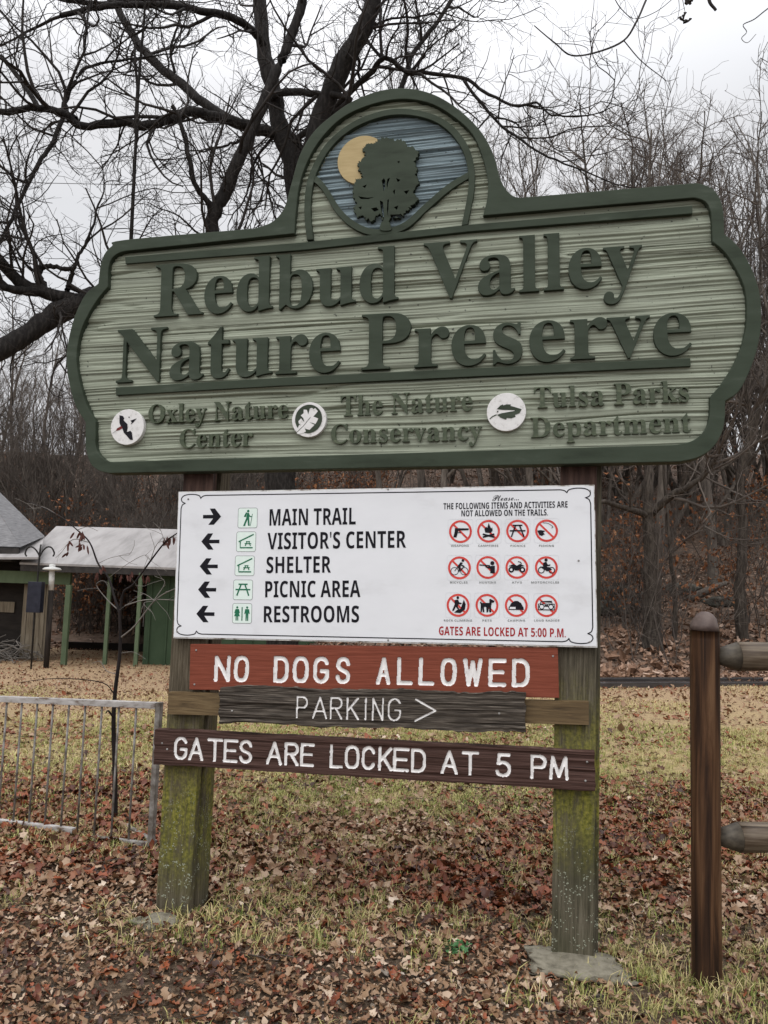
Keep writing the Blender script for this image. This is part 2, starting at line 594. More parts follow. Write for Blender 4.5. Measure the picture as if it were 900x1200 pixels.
M['twig_grey'] = pmat('grey_brown_twig', [(.3, (.050, .041, .036)), (.7, (.125, .104, .089))], (1, 1, 1), 1.5, 3, .85, 0)
M['bark_mid'] = pmat('dark_grey_brown_bark', [(.3, (.016, .013, .011)), (.5, (.050, .041, .034)), (.72, (.105, .090, .076))], (7, 7, 1.2), 3, 8, .85, .8, .03, .12)
M['twig_pale'] = pmat('pale_grey_twig', [(.3, (.09, .08, .07)), (.7, (.24, .22, .20))], (1, 1, 1), 2, 3, .8, 0)

# ------------------------------------------------------------------ the setting: ground
def leaf_zone(x, y):
    """how thickly leaves lie (0..1)"""
    x, y = np.asarray(x, float), np.asarray(y, float)
    n = vnoise(x * .9, y * .9, 11) * .6 + vnoise(x * 2.6, y * 2.6, 12) * .4
    band = sstep(3.9, 4.8, y) * sstep(7.2, 5.6, y)
    side = np.maximum(sstep(-.6, -1.3, x), sstep(1.0, 1.8, x))
    mid = sstep(2.5, 3.4, y) * sstep(5.6, 4.6, y) * .35
    red_c = np.exp(-((x - .45) / .55) ** 2 - ((y - 4.25) / .5) ** 2)
    d = .52 - .20 * sstep(4.5, 5.2, y) + .6 * band + .25 * sstep(3.3, 2.6, y) * (.12 + .88 * side) + mid * .3 + .5 * red_c
    far = sstep(4.6, 6.0, y - 1.3 * side)
    d = d * (1 - far) + far * .13
    d = d * (.30 + .70 * sstep(.30, .56, n + .22 * band * side + .2 * red_c))
    return np.clip(d, 0, 1)


def ground_mat():
    m, nt, b = new_mat('lawn_and_leaf_mould')
    tc = nt.nodes.new('ShaderNodeNewGeometry')
    sx = nt.nodes.new('ShaderNodeSeparateXYZ')
    nt.links.new(tc.outputs['Position'], sx.inputs['Vector'])
    f = noise(nt, (1, 1, 1), 38, 6, .7)
    g = noise(nt, (1, 1, 1), 1.3, 6, .65)
    mid = noise(nt, (1, 1, 1), 9, 6, .7)
    near = ramp(nt, [(.28, (.020, .013, .008)), (.45, (.062, .041, .026)), (.58, (.115, .082, .055)), (.75, (.21, .165, .12))])
    nt.links.new(f.outputs['Fac'], near.inputs['Fac'])
    lawn = ramp(nt, [(.32, (.15, .095, .055)), (.43, (.29, .215, .12)), (.55, (.38, .30, .15)), (.7, (.30, .275, .11))])
    mg = mixc(nt, .55, g.outputs['Color'], mid.outputs['Color'])
    bw = nt.nodes.new('ShaderNodeRGBToBW')
    nt.links.new(mg, bw.inputs['Color'])
    nt.links.new(bw.outputs['Val'], lawn.inputs['Fac'])
    fine = ramp(nt, [(.3, (.45, .40, .36)), (.55, (1, 1, 1)), (.75, (1.25, 1.2, 1.1))])
    nt.links.new(f.outputs['Fac'], fine.inputs['Fac'])
    lawn_c = mixc(nt, .85, lawn.outputs['Color'], fine.outputs['Color'], 'MULTIPLY')
    # the far edge of the lawn is dry and brown
    dry = mixc(nt, maprange(nt, sx.outputs['Y'], 8.5, 12.5, 0, .75), lawn_c, mixc(nt, .85, (.38, .26, .165), fine.outputs['Color'], 'MULTIPLY'))
    c = mixc(nt, maprange(nt, math_(nt, 'ADD', sx.outputs['Y'], maprange(nt, g.outputs['Fac'], .3, .7, -1.3, 1.3)), 4.6, 6.6), near.outputs['Color'], dry)
    hm = noise(nt, (1, 1, 1), 5.5, 8, .8)
    hill = ramp(nt, [(.3, (.030, .022, .017)), (.45, (.10, .068, .050)), (.58, (.17, .118, .088)), (.75, (.28, .215, .17))])
    nt.links.new(hm.outputs['Fac'], hill.inputs['Fac'])
    hy = math_(nt, 'ADD', sx.outputs['Y'], maprange(nt, sx.outputs['X'], -6, 0, -9, 0))
    c = mixc(nt, maprange(nt, hy, 14.2, 15.2), c, hill.outputs['Color'])
    nt.links.new(c, b.inputs['Base Color'])
    b.inputs['Roughness'].default_value = .9
    b.inputs['Specular IOR Level'].default_value = .2
    bump(nt, b, f.outputs['Fac'], .8, .03)
    return m


def axis(lo, hi, near_lo, near_hi, fine, coarse):
    a = list(np.arange(near_lo, near_hi, fine))
    x = near_hi
    st = fine
    while x < hi:
        a.append(x); st = min(st * 1.12, coarse); x += st
    a.append(hi)
    x = near_lo
    st = fine
    pre = []
    while x > lo:
        st = min(st * 1.12, coarse); x -= st; pre.append(max(x, lo))
    return np.array(sorted(set(pre + a)))


gx, gy = axis(-260, 260, -4, 4, .06, 10), axis(-30, 420, 2, 8, .06, 10)
GX, GY = np.meshgrid(gx, gy)
GZ = terrain(GX, GY)
nx, ny = len(gx), len(gy)
i, j = np.meshgrid(np.arange(nx - 1), np.arange(ny - 1))
q = np.stack([j * nx + i, j * nx + i + 1, (j + 1) * nx + i + 1, (j + 1) * nx + i], -1).reshape(-1, 4)
g_o = mk('ground', np.stack([GX, GY, GZ], -1).reshape(-1, 3), q, ground_mat(), smooth=True)
tag(g_o, 'lawn and wooded slope strewn with brown fallen leaves', 'ground', kind='structure')


# fallen leaves: lobed, curled, each with its own tone
LEAF_STOPS = [(0, (.035, .013, .007)), (.12, (.10, .026, .011)), (.26, (.21, .055, .020)), (.40, (.15, .075, .038)),
              (.56, (.20, .12, .066)), (.74, (.30, .205, .135)), (.9, (.46, .36, .27)), (.97, (.55, .47, .39)), (1, (.20, .17, .14))]
M['leaf'] = attr_mat('fallen_leaf', LEAF_STOPS, rough=.45, spec=.3)


def leaf_mesh(name, X, Y, size, tone, mat, lift=.004, tilt=.45, kind='oak', Z=None):
    n = len(X)
    if kind == 'oak':
        # half outlines either side of the midrib, scalloped
        t = np.array([0, .18, .36, .52, .70, .86, 1.0])
        w = np.array([.03, .20, .13, .30, .17, .24, .02])
    else:
        t = np.array([0, .5, 1.0])
        w = np.array([.08, .3, .05])
    k = len(t)
    L = np.concatenate([np.stack([t - .5, w, w * 0], 1), np.stack([t - .5, -w, w * 0], 1), np.stack([t - .5, w * 0, w * 0], 1)])
    P = np.repeat(L[None], n, 0)
    P = P * size[:, None, None]
    ls = P[:, :, 0] / size[:, None]
    ws = P[:, :, 1] / size[:, None]
    fold = rng.uniform(-.5, 1.1, n)[:, None]
    curl = rng.uniform(-1.0, 1.7, n)[:, None]
    tw = rng.uniform(-.8, .8, n)[:, None]
    P[:, :, 2] = size[:, None] * (np.abs(ws) * fold + curl * ls * ls + tw * ls * ws * 2)
    P[:, :, 1] *= rng.uniform(.75, 1.3, n)[:, None]
    a = rng.uniform(0, 2 * np.pi, n)
    tx, ty = rng.normal(0, tilt, n), rng.normal(0, tilt, n)
    ca, sa = np.cos(a)[:, None], np.sin(a)[:, None]
    x, y, z = P[:, :, 0], P[:, :, 1], P[:, :, 2]
    y, z = y * np.cos(tx)[:, None] - z * np.sin(tx)[:, None], y * np.sin(tx)[:, None] + z * np.cos(tx)[:, None]
    x, z = x * np.cos(ty)[:, None] + z * np.sin(ty)[:, None], -x * np.sin(ty)[:, None] + z * np.cos(ty)[:, None]
    x, y = x * ca - y * sa, x * sa + y * ca
    zmin = z.min(1)
    base = terrain(X, Y) if Z is None else Z
    z = z - zmin[:, None] * (.75 if Z is None else 0) + base[:, None] + (rng.uniform(0, lift, n)[:, None] if Z is None else 0)
    V = np.stack([x + X[:, None], y + Y[:, None], z], -1).reshape(-1, 3)
    f = []
    for s_ in range(k - 1):
        f.append([2 * k + s_, 2 * k + s_ + 1, s_ + 1, s_])
        f.append([2 * k + s_ + 1, 2 * k + s_, k + s_, k + s_ + 1])
    f = np.array(f)
    F = (np.arange(n)[:, None, None] * (3 * k) + f[None]).reshape(-1, 4)
    return V, F, np.repeat(tone, len(f))


def scatter(n, ylo, yhi, power, dens, pad=1.0):
    """points in the wedge of ground the lens can see, and some beside it"""
    y = ylo + (yhi - ylo) * rng.random(n) ** power
    x = (rng.random(n) * 2 - 1) * (.56 * y + pad)
    keep = rng.random(n) < dens(x, y)
    return x[keep], y[keep]


x1, y1 = scatter(200000, 1.9, 9.0, 1.15, lambda x, y: leaf_zone(x, y) * np.clip((.56 * y + 1) / 5, 0, 1))
x2, y2 = scatter(34000, 8.0, 24.0, 1.0, lambda x, y: np.where((y < 15.5) | (x < -2), .95 * np.clip(leaf_zone(x, y) * 3.2 + .30 + .3 * sstep(10, 14, y), 0, 1), 0))
s1 = np.clip(rng.lognormal(math.log(.034), .45, len(x1)), .012, .075) * np.where(y1 < 3.9, .80, 1.12)
s2 = rng.lognormal(math.log(.044), .35, len(x2))
red = sstep(3.9, 4.9, y1) * np.maximum(sstep(-.5, -1.2, x1), sstep(.2, 1.2, x1) * .9)
red = np.maximum(red, np.exp(-((x1 - .45) / .5) ** 2 - ((y1 - 4.25) / .45) ** 2))
br = np.where(rng.random(len(x1)) < .17, rng.uniform(0, .13, len(x1)), .36 + .56 * rng.beta(1.2, 2.3, len(x1)))
t1 = np.clip(np.where(rng.random(len(x1)) < .10 + .75 * red, (.02 + .5 * rng.beta(1.5, 1.6, len(x1))), br) + .28 * (vnoise(x1 * 1.6, y1 * 1.6, 14) - .5) + rng.normal(0, .05, len(x1)), 0, 1)
t2 = np.clip(.22 + .6 * rng.beta(1.5, 1.8, len(x2)), 0, 1)
V1, F1, T1 = leaf_mesh('a', x1, y1, s1, t1, None, lift=.018, tilt=.27)
V2, F2, T2 = leaf_mesh('b', x2, y2, s2, t2, None, kind='oval', lift=.02)
# broken bits of leaf and straw between the whole leaves
x4, y4 = scatter(90000, 1.9, 7.0, 1.0, lambda x, y: np.clip((.56 * y + 1) / 4, 0, 1) * (.35 + .65 * sstep(4.2, 2.8, y)) * sstep(.2, .5, vnoise(x * 3, y * 3, 16) + .2))
V4, F4, T4 = leaf_mesh('d', x4, y4, np.clip(rng.lognormal(math.log(.017), .5, len(x4)), .006, .034), np.where(rng.random(len(x4)) < .3, rng.uniform(0, .12, len(x4)), .38 + .55 * rng.beta(1.4, 2.0, len(x4))), None, kind='oval', lift=.02, tilt=.5)
o = mk('leaf_litter', np.concatenate([V1, V2, V4]), np.concatenate([F1, F2 + len(V1), F4 + len(V1) + len(V2)]), M['leaf'], attr={'tone': np.concatenate([T1, T2, T4])}, smooth=True)
tag(o, 'brown and russet fallen oak leaves lying over the grass', 'fallen leaves', kind='stuff')

# leaves on the wooded slope
nh = 60000
hy = 14.5 + 34 * rng.random(nh) ** 1.5
hx = (rng.random(nh) * 2 - 1) * (.56 * hy + 1)
ok = hy > 14.6 + 9 * sstep(0, -6, hx) + rng.normal(0, .25, nh)
ok &= rng.random(nh) < .35 + .65 * vnoise(hx * .7, hy * .7, 21)
hx, hy = hx[ok], hy[ok]
V3, F3, T3 = leaf_mesh('c', hx, hy, rng.lognormal(math.log(.13), .3, len(hx)), np.clip(rng.beta(2.2, 2.0, len(hx)) * .85 + .05, 0, 1), None, kind='oval', lift=.05, tilt=.5)
M['leaf_hill'] = attr_mat('hillside_leaf', [(0, (.045, .026, .017)), (.3, (.14, .076, .046)), (.6, (.26, .155, .10)), (.85, (.40, .29, .225)), (1, (.50, .41, .35))], rough=.6, spec=.3)
o = mk('hillside_leaf_litter', V3, F3, M['leaf_hill'], attr={'tone': T3})
tag(o, 'carpet of dull brown leaves on the wooded slope', 'fallen leaves', kind='stuff')


# grass: curved blades in tufts
def blades(X, Y, h, w, tone, lean=.6):
    n = len(X)
    a = rng.uniform(0, 2 * np.pi, n)
    ln = rng.uniform(.1, 1, n) * lean * 1.5
    dx, dy = np.cos(a), np.sin(a)
    Z = terrain(X, Y) - .004
    ts = np.array([0, .4, .75, 1.0])
    ws = np.array([1, .85, .5, .06])
    cols = []
    for t, wv in zip(ts, ws):
        ang = ln * t
        hh = h * np.sin(np.clip(t * (1.2), 0, 1.4)) * np.cos(ang * .8)
        rr = h * t * np.sin(ang)
        cx, cy = X + dx * rr, Y + dy * rr
        for sg in (-1, 1):
            cols.append(np.stack([cx - dy * sg * w * wv / 2, cy + dx * sg * w * wv / 2, Z + hh], -1))
    V = np.stack(cols, 1).reshape(-1, 3)
    f = np.array([[0, 1, 3, 2], [2, 3, 5, 4], [4, 5, 7, 6]])
    F = (np.arange(n)[:, None, None] * 8 + f[None]).reshape(-1, 4)
    return V, F, np.repeat(tone, 3)


def grass_zone(x, y):
    n = vnoise(x * 1.7, y * 1.7, 31) * .55 + vnoise(x * 4.2, y * 4.2, 32) * .45
    near = sstep(2.1, 3.4, y)
    return np.clip((.95 + .4 * sstep(4.2, 4.8, y)) * sstep(.34, .56, n) * (.25 + .75 * near) * (1 - .55 * leaf_zone(x, y)), 0, 1)


M['grass'] = attr_mat('winter_grass', [(0, (.48, .38, .21)), (.35, (.38, .33, .14)), (.6, (.28, .28, .085)), (.85, (.15, .19, .04)), (1, (.07, .115, .02))], rough=.6, spec=.25)
tx, ty = scatter(15000, 2.1, 9.5, 1.1, grass_zone, .5)
rep = rng.integers(8, 26, len(tx))
bx = np.repeat(tx, rep) + rng.normal(0, .022, rep.sum())
by = np.repeat(ty, rep) + rng.normal(0, .022, rep.sum())
hb = rng.uniform(.015, .068, len(bx)) * np.repeat(rng.uniform(.6, 1.35, len(tx)), rep)
tone = np.clip(np.repeat(rng.beta(1.6, 2.0, len(tx)), rep) * .8 + rng.normal(.09, .15, len(bx)), 0, 1)
Va, Fa, Ta = blades(bx, by, hb, rng.uniform(.002, .0045, len(bx)), tone, .9)
# low lawn further off
lx, ly = scatter(120000, 4.4, 15.5, 1.0, lambda x, y: .9 * sstep(.3, .6, vnoise(x * .8, y * .8, 33)), 1.0)
okl = ly < 14.6
lx, ly = lx[okl], ly[okl]
tl = np.clip(rng.beta(1.5, 2.5, len(lx)) * .9 + .35 * sstep(.5, .75, vnoise(lx * .45, ly * .45, 34)) - .35 * sstep(8, 12, ly), 0, 1)
Vb, Fb, Tb = blades(lx, ly, rng.uniform(.02, .055, len(lx)), rng.uniform(.006, .013, len(lx)), tl, 1.0)
# clumps round the feet of the sign
cl = []
for (px, py, k, r_) in [(235, 1080, 90, .10), (265, 1075, 60, .10), (120, 1090, 90, .16), (330, 1080, 60, .16), (765, 1130, 30, .06), (620, 1175, 40, .08), (850, 1160, 60, .14), (450, 1070, 60, .2), (700, 1160, 30, .1)]:
    p = ground(px, py)
    cl.append(np.stack([p[0] + rng.normal(0, r_, k), p[1] + rng.normal(0, r_ * .7, k)], 1))
cl = np.concatenate(cl)
Vc, Fc, Tc = blades(cl[:, 0], cl[:, 1], rng.uniform(.03, .11, len(cl)), rng.uniform(.003, .005, len(cl)), np.clip(rng.beta(1.2, 2.2, len(cl)), 0, 1), 1.3)
o = mk('grass', np.concatenate([Va, Vb, Vc]), np.concatenate([Fa, Fb + len(Va), Fc + len(Va) + len(Vb)]), M['grass'], attr={'tone': np.concatenate([Ta, Tb, Tc])})
tag(o, 'thin yellow green winter grass growing between the leaves', 'grass', kind='stuff')

# fallen twigs
tb = []
for k in range(260):
    y_ = 2.1 + 6.5 * rng.random()
    x_ = (rng.random() * 2 - 1) * (.56 * y_ + .3)
    a_, L_k = rng.uniform(0, 6.28), rng.uniform(.05, .26)
    P_ = np.array([(x_ + math.cos(a_) * L_k * t, y_ + math.sin(a_) * L_k * t, 0) for t in (-.5, -.1, .2, .5)]) + rng.normal(0, .008, (4, 3))
    P_[:, 2] = terrain(P_[:, 0], P_[:, 1]) + .012 + rng.uniform(0, .014)
    tb.append((P_, np.linspace(.0035, .0015, 4) * rng.uniform(.6, 1.4), 0))
M['ground_twig'] = pmat('wet_fallen_twig', [(.3, (.025, .019, .015)), (.7, (.09, .072, .058))], (1, 1, 1), 8, 3, .7, 0)
o = tubes_mesh('fallen_twigs', tb, (4,), M['ground_twig'])
tag(o, 'thin broken twigs lying among the fallen leaves', 'twigs', kind='stuff')

# small stones in the bare soil at the front
gvx, gvy = scatter(2600, 1.9, 3.6, 1.0, lambda x, y: sstep(3.5, 2.4, y) * sstep(.4, .7, vnoise(x * 2, y * 2, 41)), .4)
P8 = np.array([(-1, -1, -.5), (1, -1, -.5), (1, 1, -.5), (-1, 1, -.5), (-.6, -.6, .6), (.6, -.6, .6), (.6, .6, .6), (-.6, .6, .6)])
n = len(gvx)
sc = rng.lognormal(math.log(.007), .5, n)
V = P8[None] * sc[:, None, None] * rng.uniform(.6, 1.3, (n, 8, 1)) + np.stack([gvx, gvy, terrain(gvx, gvy)], -1)[:, None]
f = np.array([(0, 1, 5, 4), (1, 2, 6, 5), (2, 3, 7, 6), (3, 0, 4, 7), (4, 5, 6, 7)])
F = (np.arange(n)[:, None, None] * 8 + f[None]).reshape(-1, 4)
M['pebble'] = attr_mat('pebble', [(0, (.05, .045, .04)), (.6, (.14, .12, .10)), (1, (.32, .26, .20))], rough=.75)
o = mk('gravel', V.reshape(-1, 3), F, M['pebble'], attr={'tone': np.repeat(rng.random(n) ** 1.5, 5)})
tag(o, 'small stones scattered in the bare soil at the front', 'gravel', kind='stuff')

